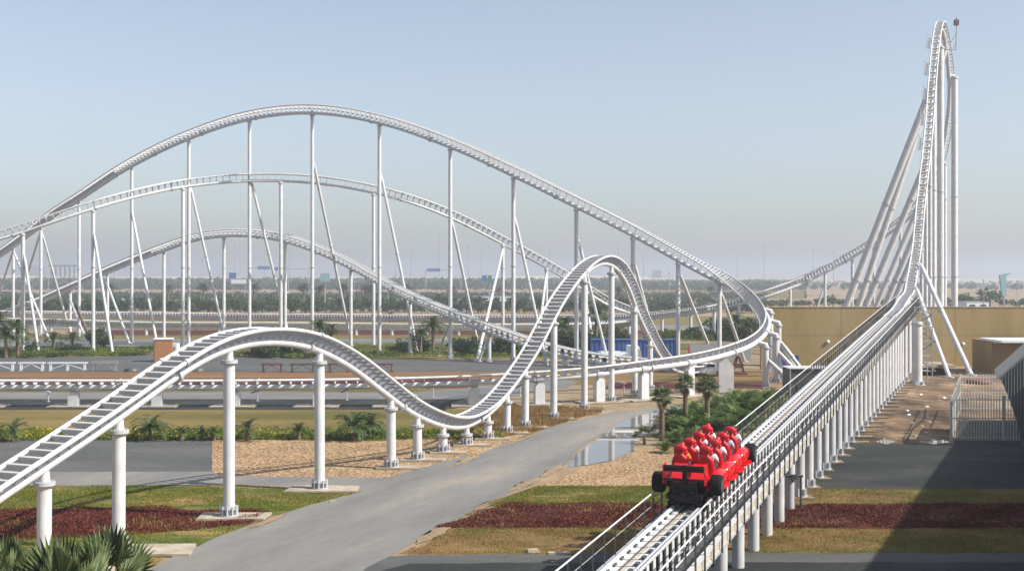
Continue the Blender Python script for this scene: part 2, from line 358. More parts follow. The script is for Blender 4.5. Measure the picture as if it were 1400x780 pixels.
# ridge of pale sand and low hills far off
def terrain(name, x0, x1, y0, y1, hfun, m, nx=120, ny=8):
    vs = []; fs = []
    for j in range(ny + 1):
        for i in range(nx + 1):
            x = x0 + (x1 - x0) * i / nx; y = y0 + (y1 - y0) * j / ny
            t = math.sin(math.pi * j / ny)
            vs.append((x, y, hfun(x) * t + .02))
    for j in range(ny):
        for i in range(nx): q = j * (nx + 1) + i; fs.append((q, q + 1, q + nx + 2, q + nx + 1))
    o = link(name, rawmesh(name, vs, fs, True), m); tag(o, kind='structure'); return o
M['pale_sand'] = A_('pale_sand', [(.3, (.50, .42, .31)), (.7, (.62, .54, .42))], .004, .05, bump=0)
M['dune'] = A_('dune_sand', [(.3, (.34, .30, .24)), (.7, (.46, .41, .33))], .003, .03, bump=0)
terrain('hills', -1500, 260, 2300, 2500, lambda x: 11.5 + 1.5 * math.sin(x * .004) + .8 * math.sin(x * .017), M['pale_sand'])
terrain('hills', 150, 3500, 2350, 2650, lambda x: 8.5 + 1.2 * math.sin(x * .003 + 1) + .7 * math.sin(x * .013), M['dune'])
# bare orange strip of earth and a pale road behind the first row of trees
strip('soil', -800, 900, 393, 398, M['sand'], 1, 2)
strip('path', -900, 1040, 399.5, 404, M['path'], 1, 1)
strip('soil', -800, 1100, 410, 418, M['lawn_olive'], 1, 1)
strip('soil', 870, 1100, 396, 408, M['lawn_olive'], 2, 1)
# haze: the air between here and the horizon
hb = MB(); hb.box((0, 5970, 31.5), (14100, 12080, 65)); hz = hb.build('haze', None); tag(hz, kind='stuff')
hm = bpy.data.materials.new('haze'); hm.use_nodes = True; hn = hm.node_tree.nodes; hn.clear()
ho = hn.new('ShaderNodeOutputMaterial'); hv = hn.new('ShaderNodeVolumePrincipled'); hv.inputs['Density'].default_value = .0005
hv.inputs['Color'].default_value = (.79, .83, .90, 1); hv.inputs['Anisotropy'].default_value = .2
hm.node_tree.links.new(hv.outputs[0], ho.inputs['Volume']); hz.data.materials.append(hm); hm.volume_intersection_method = 'FAST' if hasattr(hm, 'volume_intersection_method') else None
# ------------------------------------------------------------------ roller coaster tracks
def catmull(P, n=14):
    out = []; m = len(P)
    for i in range(m - 1):
        p0, p1, p2, p3 = P[max(i - 1, 0)], P[i], P[i + 1], P[min(i + 2, m - 1)]
        if i == 0: p0 = 2 * p1 - p2
        if i == m - 2: p3 = 2 * p2 - p1
        d = lambda a, b: max(1e-4, np.linalg.norm((a - b)[:3]) ** .5)
        t0 = 0; t1 = t0 + d(p0, p1); t2 = t1 + d(p1, p2); t3 = t2 + d(p2, p3)
        for k in range(n):
            t = t1 + (t2 - t1) * k / n
            A1 = (t1 - t) / (t1 - t0) * p0 + (t - t0) / (t1 - t0) * p1; A2 = (t2 - t) / (t2 - t1) * p1 + (t - t1) / (t2 - t1) * p2; A3 = (t3 - t) / (t3 - t2) * p2 + (t - t2) / (t3 - t2) * p3
            B1 = (t2 - t) / (t2 - t0) * A1 + (t - t0) / (t2 - t0) * A2; B2 = (t3 - t) / (t3 - t1) * A2 + (t - t1) / (t3 - t1) * A3
            out.append((t2 - t) / (t2 - t1) * B1 + (t - t1) / (t2 - t1) * B2)
    out.append(P[-1]); return np.array(out)
def resample(Q, ds):
    s = np.concatenate([[0], np.cumsum(np.linalg.norm(np.diff(Q[:, :3], axis=0), axis=1))]); n = int(s[-1] / ds)
    u = np.linspace(0, s[-1], n + 1); return np.stack([np.interp(u, s, Q[:, k]) for k in range(4)], 1)
class Track:
    def __init__(s, name, label, pts, gauge=1.3, drop=.62, rr=.095, sr=.2, ds=.9, smooth=3, off=0.0, group=None, matl='white', tie=.06, joint=13, plate=3, lowdrop=None, tmat='white'):
        """pts: (x, y, z, bank in degrees) of the point midway between the two running rails"""
        Q = resample(catmull(np.array(pts, float)), ds)
        for _ in range(smooth):
            P = Q.copy(); P[1:-1] = .25 * Q[:-2] + .5 * Q[1:-1] + .25 * Q[2:]; Q = P
        s.Q = Q; n = len(Q); s.gauge, s.drop, s.sr = gauge, drop, sr
        t = np.gradient(Q[:, :3], axis=0); t /= np.linalg.norm(t, axis=1)[:, None]
        r0 = np.cross(t, [0, 0, 1.0]); r0 /= np.linalg.norm(r0, axis=1)[:, None]
        u0 = np.cross(r0, t); b = np.radians(Q[:, 3])[:, None]
        s.u = u0 * np.cos(b) + r0 * np.sin(b); s.r = r0 * np.cos(b) - u0 * np.sin(b); s.t = t
        c = Q[:, :3]; s.c = c
        dv = drop if lowdrop is None else lowdrop + (drop - lowdrop) * np.clip((c[:, 2] - 4) / 8, 0, 1)[:, None]
        s.sp = c - s.u * dv
        i0 = int(np.argmin(c[:, 2])); base = Vector((float(c[i0, 0]), float(c[i0, 1]), 0))
        s.root = empty(name, base, label=label, cat='roller coaster', group=group)
        fr = [(Vector(s.r[i]), Vector(s.u[i])) for i in range(n)]
        for sg in (-1, 1):
            m = MB(); m.tube(c + s.r * sg * gauge / 2, rr, 8, fr); m.build('rail', M[matl], s.root)
        m = MB(); m.tube(s.sp, sr, 10, fr); m.build('spine', M[matl], s.root)
        ties = []
        for i in range(0, n):
            m = MB(); pxx = 700 + F * c[i, 0] / max(1, c[i, 1]); ties.append((c[i, 1] + (1e4 if not -20 < pxx < 1420 else 0), m))
            L = c[i] - s.r[i] * gauge / 2; Rr = c[i] + s.r[i] * gauge / 2; up = s.t[i]
            m.bar(L, Rr, .07 + tie, .05 + tie, up=s.u[i])
            if i % (plate if c[i, 1] < 212 else 1): continue
            h_ = up * .022; dn = s.u[i] * .05; dp = -s.u[i] * min(.34, drop * .45); k_ = s.r[i] * gauge * .24
            m.prism([Vector(p - h_) for p in (L - dn, Rr - dn, c[i] + dp + k_, c[i] + dp - k_)], up * .044)
            if c[i, 1] > 212 and c[i, 2] < 6: m.prism([Vector(p - up * .16) for p in (L - dn, Rr - dn, s.sp[i] + s.r[i] * sr * .8, s.sp[i] - s.r[i] * sr * .8)], up * .32)
            m.prism([Vector(p - h_) for p in (c[i] + dp - k_, c[i] + dp + k_, s.sp[i] + s.r[i] * sr * .5, s.sp[i] - s.r[i] * sr * .5)], up * .05)
        low = [q for q in range(n) if lowdrop is not None and c[q, 2] < 5 and c[q, 1] < 122]; lw = set(low)
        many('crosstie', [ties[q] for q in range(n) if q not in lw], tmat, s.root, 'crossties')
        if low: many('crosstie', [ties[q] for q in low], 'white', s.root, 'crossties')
        k = int(joint)
        for i in range(k // 2, n - 1, k):
            m = MB(); a = Vector(s.sp[i]); tt = Vector(s.t[i]); m.cyl(a - tt * .1, a + tt * .1, sr + .11, 12)
            for sg in (-1, 1):
                p = Vector(c[i] + s.r[i] * sg * gauge / 2); m.cyl(p - tt * .07, p + tt * .07, rr + .06, 8); m.bar(a, p, .05, .05)
            m.build('joint_collar', M['white2'], s.root)
    def spine_at(s, px, lo=0, hi=None):
        i = s.at_px(px, lo, hi); f = lambda p: 700 + F * p[0] / p[1]; P = [Vector(s.sp[j]) for j in (max(i - 1, 0), i, min(i + 1, len(s.sp) - 1))]
        for a, b in ((P[0], P[1]), (P[1], P[2])):
            u, v = f(a), f(b)
            if (u - px) * (v - px) <= 0 and abs(u - v) > 1e-6: return a.lerp(b, (px - u) / (v - u)), Vector(s.u[i])
        return P[1], Vector(s.u[i])
    def at_px(s, px, lo=0, hi=None):
        hi = hi or len(s.c); X = 700 + F * s.c[lo:hi, 0] / s.c[lo:hi, 1]; return lo + int(np.argmin(abs(X - px)))
def column(parent, top, foot, r=.27, flanges=(12.4,), cap=True, pad=None, base=True, n=14, neck=0.0, matl='white', mats='white2'):
    top, foot = Vector(top), Vector(foot); d = (top - foot); L = d.length; d.normalize()
    m = MB()
    if neck:
        q = top - d * neck; m.cyl(foot, q, r, n); m.cyl(q, top, r * .8, n, r2=r * .62)
    else: m.cyl(foot, top, r, n)
    c = m.build('column', M[matl], parent)
    for z in flanges:
        if foot.z + 2.5 < z < top.z - 3:
            p = foot + d * ((z - foot.z) / d.z); f = MB(); f.cyl(p - d * .06, p + d * .06, r + .1, n); f.build('splice_flange', M[mats], c)
    if cap:
        q = top - d * (neck if neck else .25); f = MB(); f.cyl(q - d * .07, q + d * .07, r + .13, n)
        if neck:
            for k in range(12):
                a = 2 * math.pi * k / 12; x = d.orthogonal().normalized(); y = d.cross(x); e = q + (x * math.cos(a) + y * math.sin(a)) * (r + .07); f.cyl(e - d * .11, e + d * .11, .025, 5)
        f.build('cap_flange', M[mats], c)
    if base:
        f = MB(); z0 = foot.z + (.13 if pad else 0); f.cyl((foot.x, foot.y, z0), (foot.x, foot.y, z0 + .07), r * 1.62, n)
        if base == 2:
            f.cyl((foot.x, foot.y, z0 + .3), (foot.x, foot.y, z0 + .35), r * 1.4, n)
            for k in range(10):
                a = 2 * math.pi * (k + .5) / 10; ca, sa = math.cos(a), math.sin(a)
                f.cyl((foot.x + ca * r * 1.42, foot.y + sa * r * 1.42, z0), (foot.x + ca * r * 1.42, foot.y + sa * r * 1.42, z0 + .46), .05, 6)
                f.bar((foot.x + ca * r * 1.25, foot.y + sa * r * 1.25, z0), (foot.x + ca * r * 1.25, foot.y + sa * r * 1.25, z0 + .32), .04, r * .6, up=(ca, sa, 0))
        else:
            for k in range(6):
                a = 2 * math.pi * k / 6; f.bar((foot.x + math.cos(a) * r * 1.2, foot.y + math.sin(a) * r * 1.2, z0), (foot.x + math.cos(a) * r * 1.2, foot.y + math.sin(a) * r * 1.2, z0 + .4), .05, r * .6, up=(math.cos(a), math.sin(a), 0))
        f.build('base_plate', M[mats], c)
    if pad:
        f = MB(); px, py, ox = pad[:3]; z = .14
        P = [Vector((foot.x + ox - px / 2, foot.y - py / 2, .045)), Vector((foot.x + ox + px / 2, foot.y - py / 2, .045)), Vector((foot.x + ox + px / 2, foot.y + py / 2, .045)), Vector((foot.x + ox - px / 2, foot.y + py / 2, .045))]
        P = [p + Vector((random.uniform(-.15, .15), random.uniform(-.1, .1), 0)) for p in P]
        f.prism(P, (0, 0, z - .045)); f.build('concrete_footing', M['slab' if px < 2.5 and foot.x > 5 else 'concrete'], c, fix=True)
    return c
def brace(parent, top, foot, r=.2, matl='white', foot_block=False):
    m = MB(); top, foot = Vector(top), Vector(foot); d = (top - foot).normalized(); m.cyl(foot, top - d * 1.2, r, 12); m.cyl(top - d * 1.2, top, r * .95, 12, r2=r * .45)
    b = m.build('brace', M[matl], parent)
    p = foot + d * (top - foot).length * .55; f = MB(); f.cyl(p - d * .05, p + d * .05, r + .09, 12); f.build('splice_flange', M['white2'], b)
    f = MB(); f.cyl((foot.x, foot.y, 0), (foot.x, foot.y, .12), r * 2.2, 12)
    if foot_block: f.lathe((foot.x, foot.y, 0), [(r * 3.2, 0), (r * 3, 1.1), (r * 2.6, 1.25)], 14)
    f.build('base_plate', M['white2'], b)
    return b
def posts(T, lst, r=.27, neck=.0, pad=None, base=True, flanges=(12.4,), lo=0, hi=None, n=14, rise=.0, cap=True):
    """stand a column under the spine wherever the photo shows one"""
    out = []
    for it in lst:
        px = it[0] if isinstance(it, tuple) else it
        p, up = T.spine_at(px, lo, hi)
        top = p - up * (T.sr * .6)
        foot = Vector((top.x, top.y, 0))
        c = column(T.root, top, foot, r, flanges, cap, pad, base, n, neck); out.append((c, top))
        if isinstance(it, tuple):
            for (ty, fx, fy) in it[1:]:
                d = top.y; tz = H - (ty - HZ) * d / F; fp = G(fx, fy)
                a = Vector((top.x, top.y, min(tz, top.z - .5))); d2 = (fp - a); d2.z = 0; d2.normalize()
                brace(T.root, a + d2 * r * .6, fp, r * .78)
    return out
# --- tall airtime hill that comes down and sweeps round in a banked turn into the low straight
A = [PD(-160, 440, 262), PD(-80, 392, 252), PD(0, 342, 240), PD(40, 313, 232), PD(75, 286, 226), PD(108, 265, 221), PD(180, 218, 208), PD(258, 180, 199), PD(341, 153, 192), PD(427, 144, 185),
     PD(519, 157, 178), PD(616, 189, 170), PD(708, 230, 162), PD(794, 272, 157.5), PD(866, 308, 155), PD(933, 345, 152.5)]
bank = [0] * 15 + [8]
TA = [(*p, b) for p, b in zip(A, bank)]
TA += [(*PD(984, 374, 151), 22), (*PD(1016, 398, 147), 42), (*PD(1036, 420, 141), 58), (*PD(1043, 440, 133.5), 62), (*PD(1030, 460, 125.5), 52), (*PD(1000, 474, 119), 38), (*PD(950, 486, 114.5), 26),
       (*PD(880, 495, 110.5), 16), (*PD(817, 502, 108), 9), (*PD(737, 508, 106), 5), (*PD(640, 514, 105), 3), (*PD(500, 518, 104.6), 2), (*PD(320, 520, 104.6), 2), (*PD(100, 520, 104.6), 2), (*PD(-120, 520, 104.6), 2), (*PD(-400, 520, 104.6), 2)]
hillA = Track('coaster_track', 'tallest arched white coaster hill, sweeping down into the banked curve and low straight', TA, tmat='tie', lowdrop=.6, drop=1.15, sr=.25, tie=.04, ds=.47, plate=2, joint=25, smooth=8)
nA = len(hillA.c); imax = int(np.argmax(700 + F * hillA.c[:, 0] / hillA.c[:, 1]))
posts(hillA, [(54, (316, 15, 448), (316, 96, 456)), (18, (338, -16, 446), (338, 68, 466)), 108, (180, (290, 215, 472)), (258, (252, 309, 470)), (341, (242, 398, 472)), (427, (217, 481, 472)), (519, (236, 571, 481)),
              (616, (296, 656, 483)), (708, (295, 746, 492)), (794, (322, 831, 494)), (866, (355, 902, 494)), (933, (371, 976, 490)), (984, (396, 1018, 494))], lo=0, hi=imax)
# columns of the banked turn: offset to the outside and joined by a cranked arm
def turn_post(i, out, r=.3, brace_out=3.2):
    sp = Vector(hillA.sp[i]); o = Vector(hillA.r[i]); o.z = 0; o = -o.normalized()
    col = sp + o * out; tz = sp.z - .35 * out
    c = column(hillA.root, (col.x, col.y, tz + .1), (col.x, col.y, 0), r, (3.2,), True, None, True, 14)
    m = MB(); m.tube([Vector((col.x, col.y, tz - .2)), Vector((col.x, col.y, tz + .15)), col.lerp(sp, .5) + Vector((0, 0, -.12 * out)), sp], r * .85, 12); m.build('bracket_arm', M['white'], hillA.root)
    if brace_out: brace(hillA.root, (col.x, col.y, tz * .72), (col.x + o.x * brace_out, col.y + o.y * brace_out, 0), r * .75)
step = (nA - imax)
for di, ou in ((-17, 1.0), (-4, 1.1), (10, 1.1), (22, 1.0)):
    turn_post(imax + di, ou)
# stubby box piers under the low straight
def pier(T, i, w_=.85, d_=.6, lift=0.0):
    sp = Vector(T.sp[i]); z = sp.z - T.sr
    t = Vector(T.t[i]); t.z = 0; t.normalize(); s_ = Vector((-t.y, t.x, 0)); R3 = Matrix((t, s_, Vector((0, 0, 1)))).transposed()
    h = max(.4, z - .15 - .1)
    m = MB(); prof = [(-w_ / 2, .14), (w_ / 2, .14), (w_ / 2, h - .15), (w_ * .2, h + .15), (-w_ * .35, h + .15), (-w_ / 2, h)]
    off = s_ * d_
    pl = [Vector((sp.x, sp.y, 0)) - off / 2 + t * a + Vector((0, 0, b)) for a, b in prof]
    m.prism(pl, off); c = m.build('column', M['white'], T.root, fix=True)
    m = MB(); m.cyl(Vector((sp.x, sp.y, h - .1)) - s_ * .1, sp, .24, 12); m.cyl(sp - t * .3, sp + t * .3, T.sr + .09, 12); m.build('saddle', M['white2'], c)
    m = MB(); P = [sp + t * a + s_ * b for a, b in ((-1.7, -1.0), (1.9, -1.1), (2.0, 1.0), (-1.8, 1.1))]
    m.prism([Vector((p.x, p.y, .04)) for p in P], (0, 0, .1)); m.build('concrete_footing', M['concrete'], c, fix=True)
for px in (-18, 101, 213, 325, 432, 540, 646, 737, 817, 879, 938): pier(hillA, hillA.at_px(px, imax))
def slab_leg(T, i, dx=0):
    sp = Vector(T.sp[i]); m = MB(); z = sp.z - T.sr
    m.prism([(sp.x - .75, sp.y - .3, .02), (sp.x + .65, sp.y - .3, .02), (sp.x + .65, sp.y - .3, z * .75), (sp.x - .1, sp.y - .3, z), (sp.x - .75, sp.y - .3, z)], (0, .7, 0)); m.build('column', M['white'], T.root, fix=True)
slab_leg(hillA, hillA.at_px(990, imax))
# --- middle, sunlit hill behind it
Bp = [PD(-160, 350, 176), PD(-80, 334, 176.5), PD(0, 316, 178), PD(31, 307, 178.5), PD(75, 292, 179), PD(127, 275, 180.5), PD(190, 258, 184), PD(250, 246, 188), PD(320, 239, 191), PD(384, 238, 192.5), PD(450, 243, 193.5), PD(511, 254, 194.5),
      PD(560, 267, 196), PD(616, 288, 199), PD(688, 324, 203), PD(751, 358, 206), PD(800, 388, 208), PD(835, 411, 209), PD(862, 424, 213), PD(868, 434, 221), PD(850, 439, 229), PD(800, 442, 232), PD(720, 443, 233), PD(600, 443, 233), PD(420, 441, 233), PD(200, 440, 233), PD(60, 436, 233), PD(-150, 434, 233)]
bk = [0, 0, 0, 0, 0, 2, 4, 4, 2, 0, 0, 0, 0, 0, 0, 0, -8, -22, -45, -50, -30, -14, -6, 0, 0, 0, 0, 0]
hillB = Track('coaster_track', 'sunlit white coaster hill of middle height, rising from the left edge behind the tallest hill', [(*p, b) for p, b in zip(Bp, bk)], drop=1.05, sr=.23, tie=.04, ds=.5, plate=2, joint=24, smooth=8)
iB = hillB.at_px(866, 0)
posts(hillB, [(31, (345, 53, 483)), (127, (318, 154, 483)), 250, 384, 511, (688, (340, 652, 494)), (751, (374, 734, 480)), (800, (398, 812, 476))], hi=iB)
posts(hillB, [70, 145, 200, 250, 300, 368, 426, 487, 536, 584, 627, 690, 740], lo=iB + 9, r=.3, neck=0, base=False, cap=False)
# --- lowest hill, in shade, falling towards the right
Cp = [PD(-160, 434, 285), PD(-60, 429, 272), PD(0, 425, 262), PD(40, 412, 250), PD(96, 388, 238), PD(145, 366, 226), PD(224, 334, 209), PD(265, 320, 205), PD(306, 314, 202), PD(345, 314, 199), PD(390, 321, 196), PD(440, 338, 193), PD(480, 357, 189.5), PD(520, 379, 183),
      PD(561, 400, 175.5), PD(616, 423, 166), PD(669, 443, 160), PD(746, 469, 153.5), PD(800, 481, 150), PD(865, 489, 146), PD(930, 494, 141)]
ck = [0, 0, 0, 0, 0, 0, 4, 8, 8, 8, 6, 4, 0, 0, 0, 0, 0, 0, 0, 0, 0]
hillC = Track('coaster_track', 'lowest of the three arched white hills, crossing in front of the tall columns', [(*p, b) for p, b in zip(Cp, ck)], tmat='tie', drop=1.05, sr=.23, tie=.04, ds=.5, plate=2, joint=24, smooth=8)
posts(hillC, [54, (96, (410, 118, 466)), (147, (390, 177, 469)), 224, 306, 390, 480, 561, (616, (440, 598, 486)), (669, (452, 655, 494)), 746], r=.26)
for px in (772, 812): pier(hillC, hillC.at_px(px), .7, .5)
# --- bunny hop in front
def hp(px, py):
    k = (px - 700) / F; Y = 36.26 / (.415 - k); return (*PD(px, py, Y), 0)
Hp = [hp(*q) for q in ((-190, 778), (-100, 720), (0, 653), (62, 613), (156, 551), (232, 498), (290, 465), (350, 450), (420, 456), (475, 482), (525, 520), (562, 548), (600, 566), (620, 570), (637, 569), (662, 556), (683, 537), (722, 484), (759, 415), (785, 378), (808, 356), (828, 350), (846, 361), (862, 389), (873, 420), (888, 452), (905, 482), (922, 497), (942, 501), (962, 499))]
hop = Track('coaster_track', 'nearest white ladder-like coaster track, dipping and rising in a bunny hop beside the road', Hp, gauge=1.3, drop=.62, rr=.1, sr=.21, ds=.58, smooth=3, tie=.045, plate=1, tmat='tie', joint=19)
pr = [2.6, 1.6]
for px in (60, 162, 313, 437, 535, 571, 606, 638, 667, 693, 718, 757, 799, 836, 868, 889):
    sp, up_ = hop.spine_at(px); t_ = sp - up_ * .1
    pd = {60: (3.2, 1.5, 1.0), 162: (3.6, 1.8, 1.2), 313: (3.0, 1.5, .2), 437: (3.6, 1.8, .2)}.get(px, (2.5, 1.0, .3))
    column(hop.root, t_, (sp.x, sp.y, 0), .265, (), True, pd, 2, 18, neck=.5 if sp.z < 9 else .6)
# --- far track that leaves the tower, with a level run at the back
def twr(px, py, Y, b=0): return (*PD(px, py, Y), b)
LX = lambda Y, L: .394 * Y - 9.685 - L / .9304
ZB = lambda Y: 2.0 + .0515 * (Y - 52.5)
Tp = [(LX(128, 1.55), 128, ZB(128) + 1.0, 0), (LX(138, 1.55), 138, ZB(138) + 1.02, 0), (*PD(1238, 405, 146), 0), twr(1243, 399, 150), twr(1246.5, 379, 155), twr(1251, 354, 159.5), twr(1254.6, 326, 164), twr(1258.2, 285, 168.5), twr(1262, 250, 172), twr(1266, 215, 175), twr(1270, 174, 178.5), twr(1273.8, 122, 182.5),
      twr(1276, 94, 184.7), twr(1279, 62, 187.3), twr(1282.5, 38, 190), twr(1286, 29.5, 192.6), twr(1290, 36, 195.3), twr(1296, 68, 198.8), twr(1300, 100, 201.5, 10), twr(1301, 132, 203.5, 20), twr(1298, 165, 205.5, 30), twr(1293, 197, 207.5, 38), twr(1285, 226, 209.5, 40), twr(1270, 258, 212, 36),
      twr(1250, 283, 214.5, 30), twr(1215, 310, 216, 20), twr(1152, 350, 216, 10), twr(1090, 381, 214, 4), twr(1040, 399, 213, 0), twr(1000, 410, 215, -4), twr(950, 420, 221, -5), twr(880, 428, 231, -4), twr(800, 431, 239, -2), twr(700, 431.5, 246), twr(500, 430, 252), twr(300, 428.5, 254), twr(100, 426, 254), twr(-150, 424, 254)]
tow = Track('top_hat_tower', 'steep white coaster tower rising behind the tan wall, its track running on to the left', Tp, gauge=1.1, drop=1.05, rr=.12, sr=.25, ds=.62, smooth=5, tie=.045, plate=2)
z_ = tow.c[:, 2]; itop = int(np.argmax(z_))
posts(tow, [1224, 1194, 1159, 1122, 1080], lo=itop, hi=tow.at_px(1030, itop + 40), r=.24, cap=False, base=False, flanges=())
for px, dx in ((1194, -5.5), (1122, -3.2), (1080, -2.2)):
    i = tow.at_px(px, itop + 30); p = tow.sp[i]; brace(tow.root, (p[0] - .1, p[1], p[2] * .8), (p[0] + dx, p[1] - .4, 0), .2)
posts(tow, [1010, 976, 944, 905, 860, 815, 760, 700], lo=tow.at_px(1030, itop + 40), r=.3, cap=False, base=False, flanges=())
def leg_to(top, bx, r, name='column', by=420, left=True, zs=(10.5, 22)):
    """leaning leg whose axis crosses the top of the wall at the given column of the photo"""
    top = Vector(top); n_ = Vector((-.93, .367, 0)); lo, hi = 0.0, 40.0
    for _ in range(50):
        s_ = (lo + hi) / 2; ft = Vector((top.x, top.y, 0)) + n_ * s_
        a = 0.0; b = 1.0
        for _ in range(40):
            k = (a + b) / 2; p = ft.lerp(top, k); py = HZ + F * (H - p.z) / p.y
            if py > by: a = k
            else: b = k
        p = ft.lerp(top, a); px = 700 + F * p.x / p.y
        if px > bx: lo = s_
        else: hi = s_
    column(tow.root, top, ft, r, zs, False, None, True, 16)
def up_pt(py, back=False):
    if back: rg = range(itop, tow.at_px(1250, itop + 10))
    else: rg = range(0, itop)
    j = min(rg, key=lambda i: abs(HZ + F * (H - tow.c[i, 2]) / tow.c[i, 1] - py)); return Vector(tow.sp[j])
leg_to(up_pt(106), 1156, .54); leg_to(up_pt(56, True), 1173, .52)
leg_to(up_pt(214), 1183, .47); leg_to(up_pt(200, True), 1197, .43)
leg_to(up_pt(298), 1209, .42); leg_to(up_pt(322), 1218, .38)
leg_to(up_pt(356), 1226, .26)
def vert(top, px, r, zs=(11, 24)):
    top = Vector(top); x = (px - 700) / F * top.y; column(tow.root, (x, top.y, top.z), (x, top.y, 0), r, zs, True, None, True, 16)
    m = MB(); q = Vector((x, top.y, top.z)); m.cyl(q, top + Vector((0, 0, .2)), r * .7, 10); m.build('bracket_arm', M['white'], tow.root)
vert(up_pt(98) + Vector((0, .6, -.4)), 1276.5, .4); vert(up_pt(50) + Vector((0, .8, -.4)), 1286, .5); vert(up_pt(215, True) + Vector((0, 0, -.6)), 1291.5, .36)
pb = up_pt(96, True); vert(pb + Vector((0, .5, -.4)), 1305, .5); vert(up_pt(250), 1266, .26); vert(up_pt(190), 1271.5, .3); vert(up_pt(330), 1260, .22)
# two props in front of the wall
brace(tow.root, PD(1258, 360, 157.5), G(1328, 513), .29); brace(tow.root, PD(1252, 392, 151), G(1298, 516), .25)
# crane davit on the summit
dv = empty('davit_hoist', PD(1300, 68, 192.5), label='thin dark hoist arm standing out beside the summit of the coaster tower', cat='hoist')
m = MB(); a, b, c_ = PD(1297, 68, 192.5), PD(1307, 68, 192.5), PD(1308, 33, 192.5); m.cyl(a, b, .07, 6); m.cyl(b, c_, .08, 6); m.cyl(PD(1299, 60, 192.5), PD(1307, 46, 192.5), .05, 6); m.cyl(PD(1302, 68, 192.5), PD(1307.5, 58, 192.5), .04, 6); m.cyl(PD(1290, 68, 192.8), a, .07, 6); m.build('arm', M['grey'], dv)
m = MB(); m.box(PD(1307.5, 31, 192.5), (.65, .6, .85)); m.cyl(PD(1307.5, 27, 192.5), PD(1307.5, 24, 192.5), .06, 6); m.build('winch_box', M['rust'], dv)
# stair of ledges up the left side of the rising track
for k, py in enumerate(range(60, 200, 34)):
    m = MB()
    p = up_pt(py); i = int(np.argmin(np.linalg.norm(tow.sp[:itop] - np.array(p), axis=1))); c0 = Vector(tow.c[i] - tow.r[i] * .95); t_ = Vector(tow.t[i]); r_ = Vector(tow.r[i]); u_ = Vector(tow.u[i])
    m.bar(c0 - t_ * 1.2, c0 + t_ * 1.2, .35, .06, up=u_)
    for q in (-1.2, 0, 1.2): m.cyl(c0 + t_ * q - r_ * .25, c0 + t_ * q - r_ * .25 + u_ * 1.0, .03, 5)
    m.cyl(c0 - t_ * 1.2 - r_ * .25 + u_, c0 + t_ * 1.2 - r_ * .25 + u_, .03, 5)
    m.build('access_ledge', M['grey'], tow.root)
# ------------------------------------------------------------------ launch runway
run = empty('launch_runway', (LX(42, 1.3), 42, 0), label='raised straight launch runway on many white columns, with handrails and louvred side', cat='roller coaster')
def LP(Y, L, z): return Vector((LX(Y, L), Y, ZB(Y) + z))
Y0, Y1 = 34.0, 151.0
def rbar(name, L, z, wd, hg, m_, ya=Y0, yb=Y1, parent=run):
    m = MB(); m.bar(LP(ya, L, z), LP(yb, L, z), wd, hg); return m.build(name, M[m_], parent)
def rtube(name, L, z, r, m_, ya=Y0, yb=Y1):
    m = MB(); m.cyl(LP(ya, L, z), LP(yb, L, z), r, 10); return m.build(name, M[m_], run)
rtube('rail', 1.06, 1.0, .105, 'white'); rtube('rail', 2.03, .98, .095, 'white')
rbar('rail_bed', 1.31, .90, .40, .10, 'white'); rbar('rail_bed', 1.89, .90, .30, .10, 'white')
rbar('centre_board', 1.595, .87, .14, .06, 'beige'); rbar('brake_slot', 1.70, .88, .075, .05, 'dark')
rbar('box_beam', 1.55, .45, .7, .6, 'white2')
rbar('walkway', .45, .04, .85, .06, 'dark'); rbar('walkway', 2.42, .42, .55, .06, 'grey')  # right-hand walkway is darkened: shadow of the gap put into its colour
rbar('edge_beam', -.02, .52, .13, .13, 'white'); rbar('edge_beam', 2.72, .4, .1, .16, 'white2')
rbar('edge_beam', -.02, .02, .1, .1, 'white2')
for z in (.12, .22, .32, .42):
    pass
m = MB()
for z in (.10, .19, .28, .37, .44): m.bar(LP(Y0, 0.0, z), LP(Y1, 0.0, z), .03, .055)
m.build('louvre_panel', M['louvre'], run)
rtube('handrail', -.02, 1.52, .032, 'white'); rtube('handrail', -.02, 1.12, .026, 'white'); rtube('handrail', .62, 1.42, .03, 'white')
rtube('handrail', 2.75, 1.5, .03, 'white'); rtube('handrail', 2.75, 1.05, .014, 'grey')
def series(fn, step, name, mt, plural):
    it = []; Y = Y0; k = 0
    while Y < Y1: m = MB(); fn(m, Y, k); it.append((Y if Y > 40 else 1e4 + Y, m)); Y += step; k += 1
    many(name, it, mt, run, plural)
series(lambda m, Y, k: m.bar(LP(Y, -.1, -.02), LP(Y, -.1, 1.52), .06, .08, up=(0, 1, 0)), 1.25, 'handrail_post', 'dark', 'handrail_posts')
series(lambda m, Y, k: m.bar(LP(Y, 2.75, .38), LP(Y, 2.75, 1.5), .05, .07 if k % 3 else .14, up=(0, 1, 0)), 1.12, 'handrail_post', 'dark', 'handrail_posts')
series(lambda m, Y, k: m.bar(LP(Y, 1.0, .47), LP(Y + .27, 1.0, .47), .035, .92), .74, 'stator_plate', 'white', 'stator_plates')
rbar('cable_tray', 1.14, .45, .06, .62, 'dark')
def bracket(m, Y, k):
    m.bar(LP(Y, 1.27, .99), LP(Y + .26, 1.27, .99), .12, .11); m.bar(LP(Y, 1.9, .98), LP(Y + .26, 1.9, .98), .07, .08)
    m.bar(LP(Y + .06, 1.2, .955), LP(Y + .06, 1.9, .955), .02, .012)
series(bracket, .72, 'brake_bracket', 'dark', 'brake_brackets')
Y = 43.8; n = 0
